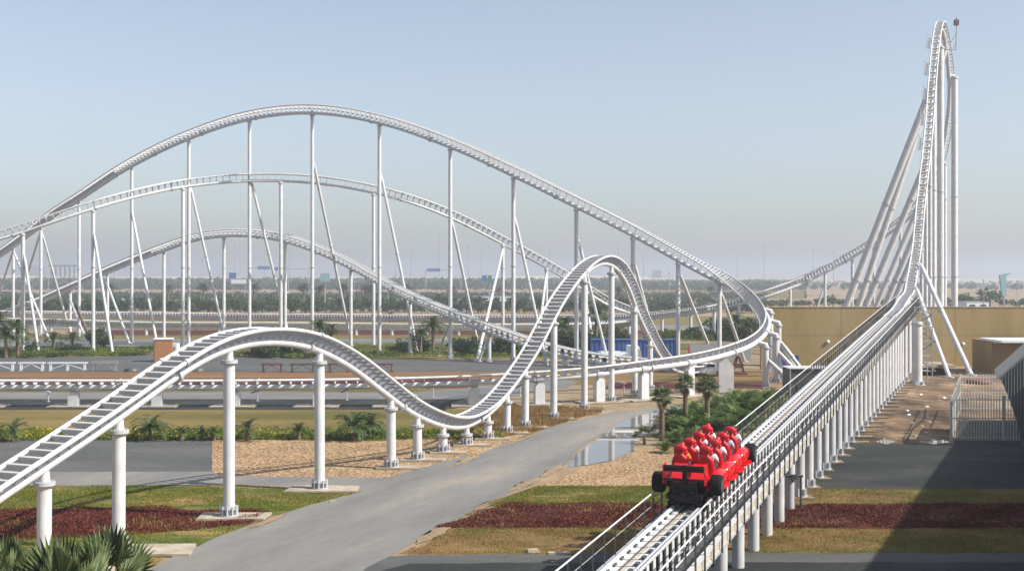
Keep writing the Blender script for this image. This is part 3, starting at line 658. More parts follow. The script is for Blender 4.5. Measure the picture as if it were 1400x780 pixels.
while Y < 127:
    for L in (.16, 2.3):
        t = LP(Y, L, .0); column(run, t, (t.x, t.y, 0), .235, (), False, ((.95, .85, .1) if Y < 80 else (1.5, .55, .55)) if (L < 1 and Y > 61) else None, (True if Y > 61 else False), 14)
    m = MB(); m.bar(LP(Y, .0, -.1), LP(Y, 2.7, -.1), .26, .24); m.build('cross_beam', M['white2'], run)
    Y += 2.9
# heavy column and stair tower at the far end of the runway
c9 = G(1254, 526); column(run, (c9.x, c9.y, ZB(127) + .6), (c9.x, c9.y, 0), .5, (6.2,), True, None, True, 18)
for Yq in (131, 137, 143): 
    for L in (.3, 2.3): t = LP(Yq, L, 0); column(run, t, (t.x, t.y, 0), .3, (), False, None, True, 12)
st = empty('stair_tower', G(1266, 526), label='open steel stair tower with landings beside the tower foot', cat='stair')
b0 = G(1266, 526); wx, wy, hh = 1.3, 1.6, 7.9
for sx in (-1, 1):
    for sy in (0, 1): m = MB(); m.cyl((b0.x + sx * wx / 2, b0.y + sy * wy, 0), (b0.x + sx * wx / 2, b0.y + sy * wy, hh), .05, 6); m.build('post', M['grey'], st)
for q in range(5):
    z = 1.4 + q * 1.5; m = MB(); m.box((b0.x, b0.y + wy / 2, z), (wx, wy, .06)); m.build('landing', M['grey'], st)
    m = MB()
    for zz in (.5, 1.0):
        m.cyl((b0.x - wx / 2, b0.y, z + zz), (b0.x + wx / 2, b0.y, z + zz), .025, 5); m.cyl((b0.x + wx / 2, b0.y, z + zz), (b0.x + wx / 2, b0.y + wy, z + zz), .025, 5); m.cyl((b0.x - wx / 2, b0.y + wy, z + zz), (b0.x + wx / 2, b0.y + wy, z + zz), .025, 5)
    m.build('guard_rail', M['grey'], st)
    if q < 4:
        m = MB(); s_ = 1 if q % 2 else -1; m.bar((b0.x - s_ * wx * .8, b0.y + .3, z), (b0.x + s_ * wx * .8, b0.y + .3, z + 1.5), .5, .08)
        m.bar((b0.x - s_ * wx * .8, b0.y, z + .9), (b0.x + s_ * wx * .8, b0.y, z + 2.4), .03, .03); m.build('stair_flight', M['grey'], st)
# ------------------------------------------------------------------ coaster train
Yt = 45.1; yaw = -math.atan(.394); pit = math.atan(.0515 * .9304)
torg = LP(Yt, 1.55, 1.06)
TR = (pit, 0, yaw)
tr = empty('coaster_train', torg, TR, label='red racing-car style coaster train with big black wheels on the launch runway', cat='coaster train')
B = lambda m, n, mt, p=tr, fix=False: m.build(n, M[mt], p, local=True, fix=fix)
m = MB(); m.box((0, 3.2, .28), (.9, 7.2, .22)); m.box((0, -.25, .5), (.7, .5, .5)); m.box((0, 3.2, .5), (1.3, 6.6, .12)); B(m, 'chassis', 'black')
for y in (-.1, 1.7, 3.3, 4.9, 6.6):
    for sx in (-1, 1):
        m = MB()
        for dy in (-.16, .16): m.cyl((sx * .42, y + dy, .12), (sx * .58, y + dy, .12), .12, 12); m.cyl((sx * .62, y + dy, -.05), (sx * .70, y + dy, -.05), .09, 10)
        m.box((sx * .52, y, .15), (.2, .5, .14)); m.box((sx * .66, y, .04), (.05, .42, .26)); B(m, 'wheel_bogie', 'black')
def big_wheel(x, y):
    c = Vector((x, y, .80)); ax = Matrix(((0, 0, 1), (1, 0, 0), (0, 1, 0)))
    m = MB(); rr = .385; w2 = .20
    m.lathe(c, [(.2, -w2), (rr * .86, -w2), (rr * .97, -w2 * .85), (rr, -w2 * .5), (rr, w2 * .5), (rr * .97, w2 * .85), (rr * .86, w2), (.2, w2)], 28, ax); t = B(m, 'wheel', 'rubber')
    m = MB(); s_ = 1 if x > 0 else -1; m.lathe(c, [(.03, -w2 * .7), (.21, -w2 * .9), (.23, -w2 - .01)], 20, ax); m.lathe(c, [(.23, w2 + .008), (.2, w2 * .95), (.05, w2 * .7)], 20, ax); B(m, 'rim', 'dark', t)
    m = MB(); q = Vector((s_ * .45, y, .7)); e = Vector((x - s_ * w2 * .9, y, .82))
    m.cyl(q + Vector((0, .25, -.1)), e, .03, 6); m.cyl(q + Vector((0, -.15, -.1)), e, .03, 6); m.cyl(q + Vector((0, .1, .2)), e, .03, 6); B(m, 'suspension_arm', 'black')
for x in (-1.07, 1.07):
    for y in (0, 6.5): big_wheel(x, y)
# body tub
m = MB(); m.box((0, 3.3, .72), (1.5, 6.1, .42)); m.box((0, 3.5, .98), (.95, 5.6, .2)); B(m, 'body', 'red')
# stepped side pods, one behind each seat row, and a flat floor wing under each
def loft(rings):
    m = MB(); n = len(rings[0]); vs = [p for r in rings for p in r]
    m.add(vs, [(i * n + k, i * n + (k + 1) % n, (i + 1) * n + (k + 1) % n, (i + 1) * n + k) for i in range(len(rings) - 1) for k in range(n)], True)
    m.add(rings[0], [tuple(range(n))]); m.add(rings[-1], [tuple(range(n))]); return m
def ring(cx, y, cz, rx, rz, n=14, p=.75):
    o = []
    for k in range(n):
        a = 2 * math.pi * k / n; ca, sa = math.cos(a), math.sin(a); o.append(Vector((cx + rx * math.copysign(abs(ca) ** p, ca), y, cz + rz * math.copysign(abs(sa) ** p, sa))))
    return o
rows = [1.05, 2.53, 4.01, 5.49]
for j, y in enumerate(rows):
    for sx in (-1, 1):
        x = sx * .86
        m = loft([ring(x, y - .55, .80, .03, .04), ring(x, y - .5, .80, .16, .17), ring(x, y - .25, .84, .25, .24), ring(x, y + .25, .87, .28, .27), ring(x, y + .65, .86, .25, .25), ring(x, y + .82, .84, .14, .15), ring(x, y + .88, .83, .03, .03)])
        pod = B(m, 'side_pod', 'red', fix=True)
        m = MB(); P = [(sx * .7, y - .6, .53), (sx * 1.18, y - .45, .53), (sx * 1.30, y + .1, .54), (sx * 1.16, y + .7, .54), (sx * .7, y + .8, .54)]
        m.prism(P, (0, 0, .045)); B(m, 'floor_wing', 'red', fix=True)
        m = MB(); yb = y - .33; m.box((x + sx * .2, yb - .02, .93), (.1, .02, .12)); B(m, 'shield_badge', 'yellow', pod)
# rear: engine cover, wing, gearbox
m = MB(); m.prism([(-.62, -.05, .98), (-.62, .55, 1.42), (-.62, .75, .98)], (.52, 0, 0)); m.prism([(.10, -.05, .98), (.10, .55, 1.42), (.10, .75, .98)], (.52, 0, 0)); m.box((0, .4, .9), (1.3, .9, .16)); B(m, 'engine_cover', 'red', fix=True)
m = MB(); m.box((0, -.3, .66), (.95, .5, .5)); m.box((0, -.5, .42), (1.3, .3, .16)); m.box((0, -.38, 1.15), (.16, .2, .75)); m.cyl((.28, -.6, .62), (.28, -.2, .62), .09, 10); m.cyl((-.28, -.6, .62), (-.28, -.2, .62), .09, 10); m.box((.62, -.12, .86), (.36, .3, .12)); m.box((-.62, -.12, .86), (.36, .3, .12)); m.box((0, -.66, .5), (.2, .08, .26)); B(m, 'gearbox', 'black')
m = MB(); R1 = Matrix.Rotation(R(-9), 3, 'X'); m.box((0, -.42, 1.50), (1.5, .34, .05), R1); m.box((0, -.52, 1.40), (1.5, .14, .16), R1); m.box((0, -.45, 1.02), (1.46, .2, .05)); w_ = B(m, 'rear_wing', 'black')
for sx in (-1, 1):
    m = MB(); m.prism([(sx * .76 - .015, -.62, .88), (sx * .76 - .015, -.22, .80), (sx * .76 - .015, -.16, 1.6), (sx * .76 - .015, -.64, 1.56)], (.03, 0, 0)); B(m, 'endplate', 'red', w_, fix=True)
m = loft([ring(0, 6.2, .82, .45, .3), ring(0, 6.9, .75, .32, .22), ring(0, 7.6, .62, .2, .12), ring(0, 7.95, .56, .06, .05)]); B(m, 'nose_cone', 'red', fix=True)
m = MB(); m.box((0, 7.75, .45), (1.7, .4, .04)); m.box((-.85, 7.75, .55), (.03, .45, .26)); m.box((.85, 7.75, .55), (.03, .45, .26)); B(m, 'front_wing', 'red')
# seats
def seat(x, y):
    m = loft([ring(x, y - .26, 1.02, .36, .05, 16, .6), ring(x, y - .2, 1.02, .4, .06, 16, .6)])
    rings = []
    for h_, hw, dp, yo in ((.86, .30, .13, 0), (1.1, .335, .14, -.03), (1.36, .33, .13, -.08), (1.55, .28, .12, -.12), (1.68, .16, .10, -.14), (1.78, .085, .07, -.145)):
        rings.append([Vector((p.x, y + yo + p.z, h_)) for p in ring(x, 0, 0, hw, dp, 16, .62)])
    m = loft(rings); st_ = B(m, 'seat', 'redmat', fix=True)
    rings = [[Vector((p.x, y - .16 + p.z, h_)) for p in ring(x, 0, 0, hw, dp, 16, .7)] for h_, hw, dp in ((1.76, .10, .06), (1.80, .19, .10), (1.90, .215, .12), (1.99, .205, .11), (2.05, .15, .08), (2.07, .05, .03))]
    m = loft(rings)
    for sx in (-1, 1): m.ball((x + sx * .20, y - .04, 1.89), .075, 10, 6, (.8, 1.5, 1.15))
    B(m, 'headrest', 'redmat', st_, fix=True)
    m = MB(); 
    for sx in (-1, 1): m.tube([(x + sx * .2, y - .1, 1.74), (x + sx * .2, y + .08, 1.78), (x + sx * .19, y + .26, 1.62), (x + sx * .17, y + .36, 1.3), (x + sx * .15, y + .4, 1.05)], .05, 8)
    B(m, 'restraint_bar', 'redmat', st_)
for y in rows:
    for x in (-.48, .48): seat(x, y - .1)
# ------------------------------------------------------------------ riders
def skin_mesh(name, verts, edges, radii, mt, parent=None, sub=2):
    me = bpy.data.meshes.new(name); me.from_pydata(verts, edges, []); o = bpy.data.objects.new(name, me); COL.objects.link(o)
    o.modifiers.new('s', 'SKIN'); o.modifiers['s'].use_smooth_shade = True
    for v_, r_ in zip(me.skin_vertices[0].data, radii): v_.radius = (r_, r_) if not hasattr(r_, '__len__') else r_
    me.skin_vertices[0].data[0].use_root = True
    q = o.modifiers.new('u', 'SUBSURF'); q.levels = q.render_levels = sub
    bpy.context.view_layer.update(); dg = bpy.context.evaluated_depsgraph_get(); m2 = bpy.data.meshes.new_from_object(o.evaluated_get(dg)); bpy.data.objects.remove(o)
    m2.name = name; m2.materials.clear(); m2.materials.append(mt); m2.polygons.foreach_set('use_smooth', np.ones(len(m2.polygons), dtype=bool)); return m2
def rider_meshes():
    V = [(0, 0, .10), (0, -.02, .3), (0, -.03, .50), (0, 0, .60), (0, .03, .70), (0, .05, .80),         # pelvis, waist, chest, neck, head
         (.1, .02, .09), (.12, .44, .16), (.12, .52, -.26), (.12, .64, -.32), (-.1, .02, .09), (-.12, .44, .16), (-.12, .52, -.26), (-.12, .64, -.32),
         (.19, -.02, .50), (.29, .06, .28), (.2, .30, .34), (.17, .38, .38), (-.19, -.02, .50), (-.29, .06, .28), (-.2, .30, .34), (-.17, .38, .38)]
    E = [(0, 1), (1, 2), (2, 3), (3, 4), (4, 5), (0, 6), (6, 7), (7, 8), (8, 9), (0, 10), (10, 11), (11, 12), (12, 13), (2, 14), (14, 15), (15, 16), (16, 17), (2, 18), (18, 19), (19, 20), (20, 21)]
    Rr = [.15, .14, .16, .065, .09, .085, .1, .075, .05, .045, .1, .075, .05, .045, .075, .05, .04, .038, .075, .05, .04, .038]
    body = skin_mesh('person', V, E, Rr, M['skin'])
    sh = skin_mesh('shirt', [V[0], V[1], V[2], (0, -.01, .57), V[14], (.27, .03, .33), V[18], (-.27, .03, .33)], [(0, 1), (1, 2), (2, 3), (2, 4), (4, 5), (2, 6), (6, 7)], [.165, .16, .18, .095, .1, .075, .1, .075], M['shirt'])
    tro = skin_mesh('trousers', [V[0], V[6], V[7], (.12, .515, -.18), V[10], V[11], (-.12, .515, -.18)], [(0, 1), (1, 2), (2, 3), (0, 4), (4, 5), (5, 6)], [.16, .118, .092, .07, .118, .092, .07], M['trouser'])
    return body, sh, tro
pb_, psh, ptr = rider_meshes()
def head_extras(p, s_=1):
    m = MB(); m.ball((0, .055, .775), .112, 14, 10, (.82, .98, 1.12)); m.ball((0, .16, .765), .02, 8, 6, (.8, 1.2, 1.3))
    for sx in (-1, 1): m.ball((sx * .095, .05, .77), .026, 8, 6, (.5, .9, 1.3))
    for q in range(2): pass
    h = m.build('head', M['skin'], p, local=True)
    for sx in (-1, 1): m = MB(); m.ball((sx * .036, .155, .795), .013, 8, 6); m.build('eye', M['black'], h, local=True)
    m = MB(); m.ball((0, .155, .715), .025, 8, 6, (1.1, .35, .3)); m.build('mouth', M['redmat'], h, local=True)
    return h
labs = [('rear', 'left', 'shirt_orange', 'person in an orange shirt seated in the rear left seat of the red train'),
        ('rear', 'right', 'shirt', 'person in a white top in the rear right seat of the red train'),
        ('2', 'left', 'shirt', 'person in a white top in the second row from the back, left seat'),
        ('2', 'right', 'shirt', 'person in a white top in the second row from the back, right seat'),
        ('3', 'left', 'shirt', 'person in a white top in the third row from the back, left seat'),
        ('3', 'right', 'shirt_blue', 'person in a pale blue top in the third row from the back, right seat'),
        ('4', 'left', 'shirt', 'person seated in the front left seat of the red train'),
        ('4', 'right', 'shirt', 'person in a white sleeve leaning out of the front right seat of the train')]
Rm = Matrix.Rotation(yaw, 3, 'Z') @ Matrix.Rotation(pit, 3, 'X')
for j, (a, b, sm_, lb) in enumerate(labs):
    lx = -.48 if b == 'left' else .48; ly = rows[j // 2] + .12; 
    o = bpy.data.objects.new('person', pb_); COL.objects.link(o); o.rotation_euler = TR; o.location = torg + Rm @ Vector((lx + (.07 if b == 'right' else .0), ly, 1.08)); o.scale = (1.08,) * 3
    tag(o, lb, 'person', 'riders on the red train')
    s2 = psh.copy(); s2.materials.clear(); s2.materials.append(M[sm_]); link('shirt', s2, None, o); link('trousers', ptr, None, o)
    h = head_extras(o)
    m = MB(); m.ball((0, .035, .80), .118, 14, 10, (.86, .95, 1.08)); m.build('hair', M['hair'] if j % 3 else M['redmat'], o, local=True)
# ------------------------------------------------------------------ tan perimeter wall
M['wall'] = ground_mat('tan_render', [(.3, (.27, .195, .085)), (.5, (.33, .24, .11)), (.7, (.37, .28, .145))], .12, 1.2, stretch=(1, 1, .25), rough=.85, bump=.15, mixfine=.3)
WY = 152.0; WH = H - 42 * WY / F; wx0 = (1053 - 700) / F * WY
wl = empty('perimeter_wall', (wx0, WY, 0), label='long tan rendered wall behind the launch runway with a thin pale coping', cat='wall')
xs = [wx0, (1150 - 700) / F * WY, 54.5, 66, 78, 90]
for a, b in zip(xs[:-1], xs[1:]):
    for z0, z1 in ((0, WH * .52), (WH * .52 + .03, WH)):
        m = MB(); m.box(((a + b) / 2, WY + .25, (z0 + z1) / 2), (b - a - .035, .5, z1 - z0)); m.build('wall_panel', M['wall'], wl)
m = MB(); m.box(((wx0 + 90) / 2, WY + .32, WH / 2), (90 - wx0 - .1, .3, WH - .04)); m.build('core', M['rust'], wl)
m = MB(); m.box(((wx0 + 90) / 2, WY + .25, WH + .05), (90 - wx0 + .1, .62, .1)); m.build('coping', M['concrete'], wl)
for px, py in ((1132, 467), (1317, 470)):
    p = PD(px, py, WY - .12); m = MB(); m.ball(p, .22, 10, 6, (1, .6, 1)); m.cyl(p, p + Vector((0, .16, 0)), .1, 8); m.build('wall_lamp', M['sign_white'], wl)
# tan pier and short return at the near left end of the wall
p0 = G(1046, 505); ww = empty('boundary_pier', p0, label='short tan pier standing beside the banked turn of the coaster', cat='wall')
m = MB(); m.box((p0.x, p0.y, 2.1), (1.1, .6, 4.2)); m.build('pier', M['wall'], ww); m = MB(); m.box((p0.x, p0.y, 4.26), (1.3, .8, .12)); m.build('coping', M['concrete'], ww)
# low annex with a white lamp strip on its edge
ax0 = G(1356, 510); ax = empty('tan_annex', ax0, label='low tan annex with a white trim along its roof edge at the right', cat='building')
hA = H - 88 * ax0.y / F
m = MB(); m.box((ax0.x + 12, ax0.y + 3, hA / 2), (24, 6, hA)); m.build('wall', M['wall'], ax)
m = MB(); m.box((ax0.x + 12, ax0.y - .1, hA + .12), (24.4, 6.6, .24)); m.build('roof_edge', M['sign_white'], ax)
for k in range(14):
    m = MB(); m.box((ax0.x + .5 + k * 1.1, ax0.y - .32, hA - .12), (.85, .2, .2)); m.build('lamp', M['sign_white'], ax)
# ------------------------------------------------------------------ grey ribbed wing end at the right edge and the hall that casts the long shadow
wg = empty('ribbed_wing', (36, 79.5, 0), label='dark grey ribbed metal wing end with a slanting pointed eave at the right edge', cat='building')
Yw = 79.5
P = [PD(1360, 505, Yw), PD(1400, 470, Yw), PD(1520, 366, Yw), PD(1640, 366, Yw), PD(1640, 610, Yw), PD(1398, 610, Yw), PD(1395, 600, Yw), PD(1388, 570, Yw), PD(1378, 540, Yw), PD(1368, 518, Yw)]
P = [Vector((p.x, p.y, max(p.z, .02))) for p in P]
m = MB(); m.prism(P, (7, 2.4, 0)); m.build('wall', M['cladding'], wg, fix=True)
m = MB()
for k in range(60):
    px = 1362 + k * 4.1
    yt = 505 - (px - 1360) * .872; yt = max(yt, 366)
    yb = np.interp(px, [1360, 1368, 1378, 1388, 1395, 1398], [505, 518, 540, 570, 600, 610])
    a, b = PD(px, yt + 12, Yw - .05), PD(px, yb, Yw - .05)
    if a.z - b.z > .1: m.bar(Vector((b.x, b.y, max(b.z, .03))), a, .07, .09, up=(0, 1, 0))
m.build('ribs', M['cladding'], wg)
m = MB(); q = [PD(1359, 505, Yw - .16), PD(1520, 364, Yw - .16), PD(1640, 364, Yw - .16), PD(1640, 376, Yw - .16), PD(1524, 376, Yw - .16), PD(1363, 517, Yw - .16)]
m.prism(q, (7.1, 2.6, 0)); m.build('roof_fascia', M['fascia'], wg, fix=True)
hall = empty('exhibition_hall', (48, 56, 0), label='large grey hall beyond the right edge whose shadow falls over the lawn', cat='building')
ha = lambda Y: 29.6 + .453 * (Y - 45.4)
m = MB(); m.prism([(ha(16) + .6, 16, .0), (ha(89) + .6, 89, .0), (ha(89) + 45, 89, .0), (ha(16) + 60, 16, .0)], (0, 0, 13.2)); m.build('wall', M['cladding'], hall, fix=True)
m = MB(); m.prism([(ha(15), 15, 13.2), (ha(90), 90, 13.2), (ha(90) + 47, 90, 13.2), (ha(15) + 62, 15, 13.2)], (0, 0, .8)); m.build('roof', M['red'], hall, fix=True)
for k in range(10):
    Y = 20 + k * 5.3; m = MB(); m.bar((ha(Y) + .56, Y, 3.6), (ha(Y + 3.6) + .56, Y + 3.6, 3.6), .08, 3.6); m.build('window', M['glass'], hall)
# ------------------------------------------------------------------ picket enclosure
pk = empty('picket_enclosure', G(1303, 604), label='tall pale picket fence enclosure between the dirt track and the ribbed wing', cat='fence')
c0 = Vector((29.35, 82.6, 0)); c1 = Vector((36.6, 101, 0)); c2 = Vector((c0.x + 14, 82.6, 0)); c3 = Vector((c1.x + 12, 101, 0)); ph = 3.05
def picket(a, b, sp, solid=0.0, name='picket_panel'):
    a = Vector(a); b = Vector(b); L = (b - a).length; n = int(L / sp); m = MB(); d = (b - a).normalized()
    for k in range(n + 1): p = a + d * (k * sp); m.bar(p + Vector((0, 0, .05)), p + Vector((0, 0, ph)), .035, .05, up=d)
    for z in (.25, 1.55, 2.8): m.bar(a + Vector((0, 0, z)), b + Vector((0, 0, z)), .05, .06)
    m.build(name, M['picket'], pk)
picket(c0, c2, .19); picket(c1, c3, .24); picket(c0, c1, .24)
for p in (c0, c1, c2, c0.lerp(c2, .25), c0.lerp(c2, .5), c0.lerp(c2, .75), c0.lerp(c1, .5)):
    m = MB(); m.box((p.x, p.y, ph / 2), (.14, .14, ph + .04)); m.build('post', M['picket'], pk)
m = MB(); m.prism([c0 + Vector((.0, .1, .05)), c0.lerp(c1, .35) + Vector((0, 0, .05)), c0.lerp(c1, .35) + Vector((0, 0, 2.05)), c0 + Vector((0, .1, 2.05))], (.05, -.02, 0)); m.build('solid_panel', M['white2'], pk, fix=True)
mh = G(1338, 524); o = MB(); o.lathe((mh.x, mh.y, 0), [(.0, .02), (1.3, .02), (1.2, .35), (.9, .42), (0, .42)], 16); q = o.build('cable_drum', M['rust'], None); tag(q, 'low round dark lid lying on the dirt inside the picket fence', 'lid')
# ------------------------------------------------------------------ small structures about the grounds
def boxthing(name, c, size, mt, label, cat, parts=(), group=None, rot=0):
    t = empty(name, (c[0], c[1], 0), (0, 0, rot), label, cat, group)
    m = MB(); m.box((0, 0, size[2] / 2 + .02), size); m.build('body', M[mt], t, local=True)
    for nm, pc, ps, pm in parts: m = MB(); m.box(pc, ps); m.build(nm, M[pm], t, local=True)
    return t
g0 = G(1262, 514); lp = empty('loading_platform', g0, label='low pale concrete platform with a dark opening beside the stair tower', cat='platform')
m = MB(); m.box((g0.x - 1.0, g0.y + 3, 1.05), (9.5, 5, .35)); m.build('slab', M['concrete'], lp); m = MB(); m.box((g0.x - 4, g0.y + 2.8, .44), (4.5, 4.4, .86)); m.build('base', M['white2'], lp)
m = MB(); m.box((g0.x + .9, g0.y + 3, .44), (4.6, 4.2, .86)); m.build('opening', M['black'], lp)  # solid black block; the shade inside the opening is put into its colour
sx0 = G(1110, 541); sc_ = empty('screened_enclosure', sx0, label='dark mesh-screened box with a pale top rail, seen through the left runway handrail', cat='enclosure')
hS = 2.5; m = MB(); m.box((sx0.x, sx0.y + 1.6, hS / 2), (3.9, 3.0, hS - .1)); m.build('mesh_panel', M['mesh'], sc_)
for a in (-1, 1):
    for b in (0, 1): m = MB(); m.box((sx0.x + a * 1.98, sx0.y + .05 + b * 3.1, hS / 2), (.09, .09, hS)); m.build('post', M['white2'], sc_)
m = MB(); m.box((sx0.x, sx0.y + 1.6, hS + .03), (4.2, 3.3, .08)); m.build('top_rail', M['white'], sc_)
# containers: corrugated
def container(c, L, Hc, D, rot, label, group=None, mt='blue'):
    t = empty('shipping_container', (c.x, c.y, 0), (0, 0, rot), label, 'container', group)
    m = MB(); n = int(L / .3); prof = []
    for k in range(n + 1):
        x = -L / 2 + L * k / n; prof.append((x, -D / 2 + (.06 if k % 2 else 0)))
    P = [Vector((x, y, .15)) for x, y in prof] + [Vector((L / 2, D / 2, .15)), Vector((-L / 2, D / 2, .15))]
    m.prism(P, (0, 0, Hc - .2)); m.build('corrugated_wall', M[mt], t, local=True, fix=True)
    m = MB()
    for z in (.1, Hc - .04): m.box((0, -D / 2 - .02, z), (L + .04, .1, .16)); m.box((0, D / 2 + .02, z), (L + .04, .1, .16))
    for sx in (-1, 1):
        for sy in (-1, 1): m.box((sx * (L / 2 + .03), sy * (D / 2 + .02), Hc / 2), (.12, .12, Hc))
    m.build('frame', M[mt], t, local=True)
    m = MB(); m.box((0, 0, Hc - .02), (L - .1, D - .1, .06)); m.build('roof', M[mt], t, local=True)
    return t
container(G(838, 489) + Vector((0, 2, 0)), 5.8, 2.45, 2.4, .02, 'blue corrugated container directly behind the small white truck', 'blue containers')
container(G(898, 489) + Vector((0, 2.6, 0)), 5.6, 2.4, 2.4, -.03, 'right-hand blue corrugated container, between the falling hop track and the red cabinet', 'blue containers')
container(G(1073, 501) + Vector((0, 1.5, 0)), 3.4, 1.3, 2.0, .0, 'low dark blue bin in front of the tan wall beside the banked turn columns', None)
fc = G(985, 493); hd = empty('site_hoarding', fc, label='pale grey site hoarding under the tall coaster columns by the turn', cat='fence')
for k in range(5): m = MB(); m.box((fc.x - 3.2 + k * 1.6, fc.y, 1.15), (1.57, .07, 2.2)); m.build('panel', M['fascia'], hd)
for k in range(6): m = MB(); m.box((fc.x - 4 + k * 1.6, fc.y + .1, 1.15), (.08, .08, 2.3)); m.build('post', M['white2'], hd)
# vehicles
def wheel(t, x, y, r=.34, w_=.2):
    ax_ = Matrix(((0, 0, 1), (1, 0, 0), (0, 1, 0))); m = MB(); m.lathe((x, y, r), [(.18, -w_ / 2), (r * .93, -w_ / 2), (r, -w_ * .3), (r, w_ * .3), (r * .93, w_ / 2), (.18, w_ / 2)], 16, ax_); o = m.build('wheel', M['rubber'], t, local=True)
    m = MB(); m.lathe((x, y, r), [(.02, -w_ / 2 - .01), (.18, -w_ / 2 - .01), (.18, w_ / 2 + .01), (.02, w_ / 2 + .01)], 12, ax_); m.build('rim', M['grey'], o, local=True)
def saloon(c, rot, label, mt='sign_white', Lc=4.4, suv=False):
    t = empty('parked_car', (c.x, c.y, 0), (0, 0, rot), label, 'car'); h = Lc / 2; tp = 1.65 if suv else 1.42
    pr_ = [(-h, .35), (-h, .8), (-h + .15, .95), (-h + .8, .98), (-h + 1.35, tp - .05), (-h + 1.8, tp), (h - 1.5, tp), (h - .55, 1.02), (h - .1, .95), (h, .7), (h, .35)]
    if suv: pr_ = [(-h, .35), (-h, .85), (-h + .12, 1.0), (-h + .3, tp - .08), (-h + .6, tp), (h - 1.7, tp), (h - 1.0, 1.06), (h - .1, .98), (h, .75), (h, .35)]
    rings = []
    for x, k in ((-.86, .9), (-.9, .97), (-.72, 1), (.72, 1), (.9, .97), (.86, .9)):
        rings.append([Vector((x * (1 - max(0, z - .95) * .3), y * (.985 if abs(x) > .8 else 1), z * (k if z > 1.2 else 1))) for y, z in pr_])
    m = loft(rings); m.build('body', M[mt], t, local=True, fix=True)
    m = MB(); zz = 1.18
    y0 = -h + (1.3 if not suv else .45); y1 = h - (1.15 if not suv else 1.35)
    for sx in (-1, 1):
        for a, b in ((y0, (y0 + y1) / 2 - .05), ((y0 + y1) / 2 + .05, y1)):
            m = MB(); m.box((sx * .875, (a + b) / 2, zz), (.05, b - a, .32)); m.build('side_window', M['glass'], t, local=True)
    m = MB(); m.box((0, -h + (1.02 if not suv else .2), 1.2), (1.25, .06, .4), Matrix.Rotation(R(-35 if not suv else -8), 3, 'X')); m.build('rear_window', M['glass'], t, local=True)
    m = MB(); m.box((0, h - 1.02, 1.2), (1.25, .06, .45), Matrix.Rotation(R(48), 3, 'X')); m.build('windscreen', M['glass'], t, local=True)
    for sx in (-1, 1):
        m = MB(); m.box((sx * .68, -h - .01, .78), (.3, .05, .14)); m.build('tail_light', M['red'], t, local=True)
        m = MB(); m.box((sx * .66, h + .01, .72), (.32, .05, .14)); m.build('headlight', M['sign_white'], t, local=True)
        for y in (-h + .8, h - .85): wheel(t, sx * .84, y)
    return t
saloon(G(966, 513), R(82), 'white car with dark windows parked under the banked turn of the coaster', 'sign_white')
tk = G(848, 494); t = empty('small_truck', (tk.x, tk.y, 0), (0, 0, R(-80)), 'small white truck in front of the blue containers', 'truck')
m = MB(); m.prism([(-.9, 1.0, .5), (-.9, 2.6, .5), (-.9, 2.6, 1.2), (-.9, 2.2, 2.1), (-.9, 1.0, 2.1)], (1.8, 0, 0)); m.build('cab', M['sign_white'], t, local=True, fix=True)
m = MB(); m.box((0, -.9, .75), (1.9, 3.7, .3)); m.box((-.93, -.9, 1.1), (.06, 3.7, .45)); m.box((.93, -.9, 1.1), (.06, 3.7, .45)); m.box((0, -2.72, 1.1), (1.9, .06, .45)); m.build('flatbed', M['sign_white'], t, local=True)
for sx in (-1, 1): m = MB(); m.box((sx * .9, 1.65, 1.6), (.05, .85, .55)); m.build('side_window', M['glass'], t, local=True)
m = MB(); m.box((0, 2.42, 1.65), (1.5, .05, .7), Matrix.Rotation(R(24), 3, 'X')); m.build('windscreen', M['glass'], t, local=True)
for sx in (-1, 1):
    for y in (-1.9, 1.8): wheel(t, sx * .8, y, .38)
# small rusty machine on the ground below the turn
rm = G(1010, 512); t = empty('rusty_machine', rm, label='small rust-red steel machine on the ground below the banked turn', cat='machine')
for a in (-.7, .7): m = MB(); m.bar((rm.x + a, rm.y, .05), (rm.x + a * .2, rm.y, 1.9), .14, .14); m.bar((rm.x + a, rm.y + .8, .05), (rm.x + a * .2, rm.y + .8, 1.9), .14, .14); m.build('leg', M['rust'], t)
m = MB(); m.box((rm.x, rm.y + .4, 1.0), (1.1, .9, .5)); m.cyl((rm.x, rm.y - .2, 1.95), (rm.x, rm.y + 1.0, 1.95), .16, 10); m.build('drum', M['rust'], t)
m = MB(); m.box((rm.x, rm.y + .4, .12), (2.0, 1.2, .18)); m.build('skid', M['rust'], t)
hy = G(944, 490); t = empty('red_hose_cabinet', hy, label='small red cabinet on a post beside the white hoarding', cat='cabinet'); m = MB(); m.box((hy.x, hy.y, 1.15), (.62, .4, .9)); m.build('box', M['red'], t); m = MB(); m.cyl((hy.x, hy.y, 0), (hy.x, hy.y, .75), .1, 8); m.build('post', M['red'], t)
# brown cladded cabinet and its white unit
c_ = G(224, 494); t = boxthing('utility_cabinet', c_, (2.2, 1.6, 2.9), 'orange', 'tall brown cladded cabinet with a white cap at the foot of a coaster column', 'cabinet', [('cap', (0, 0, 2.98), (2.4, 1.8, .16), 'sign_white'), ('side_panel', (-1.16, 0, 1.42), (.12, 1.62, 2.7), 'dark')], rot=.2)
c_ = G(237, 492); boxthing('white_unit', c_, (1.3, 1.3, 2.2), 'sign_white', 'white electrical unit standing right of the brown cabinet', 'electrical unit', [('grille', (0, -.66, 1.3), (.9, .04, 1.0), 'grey')])
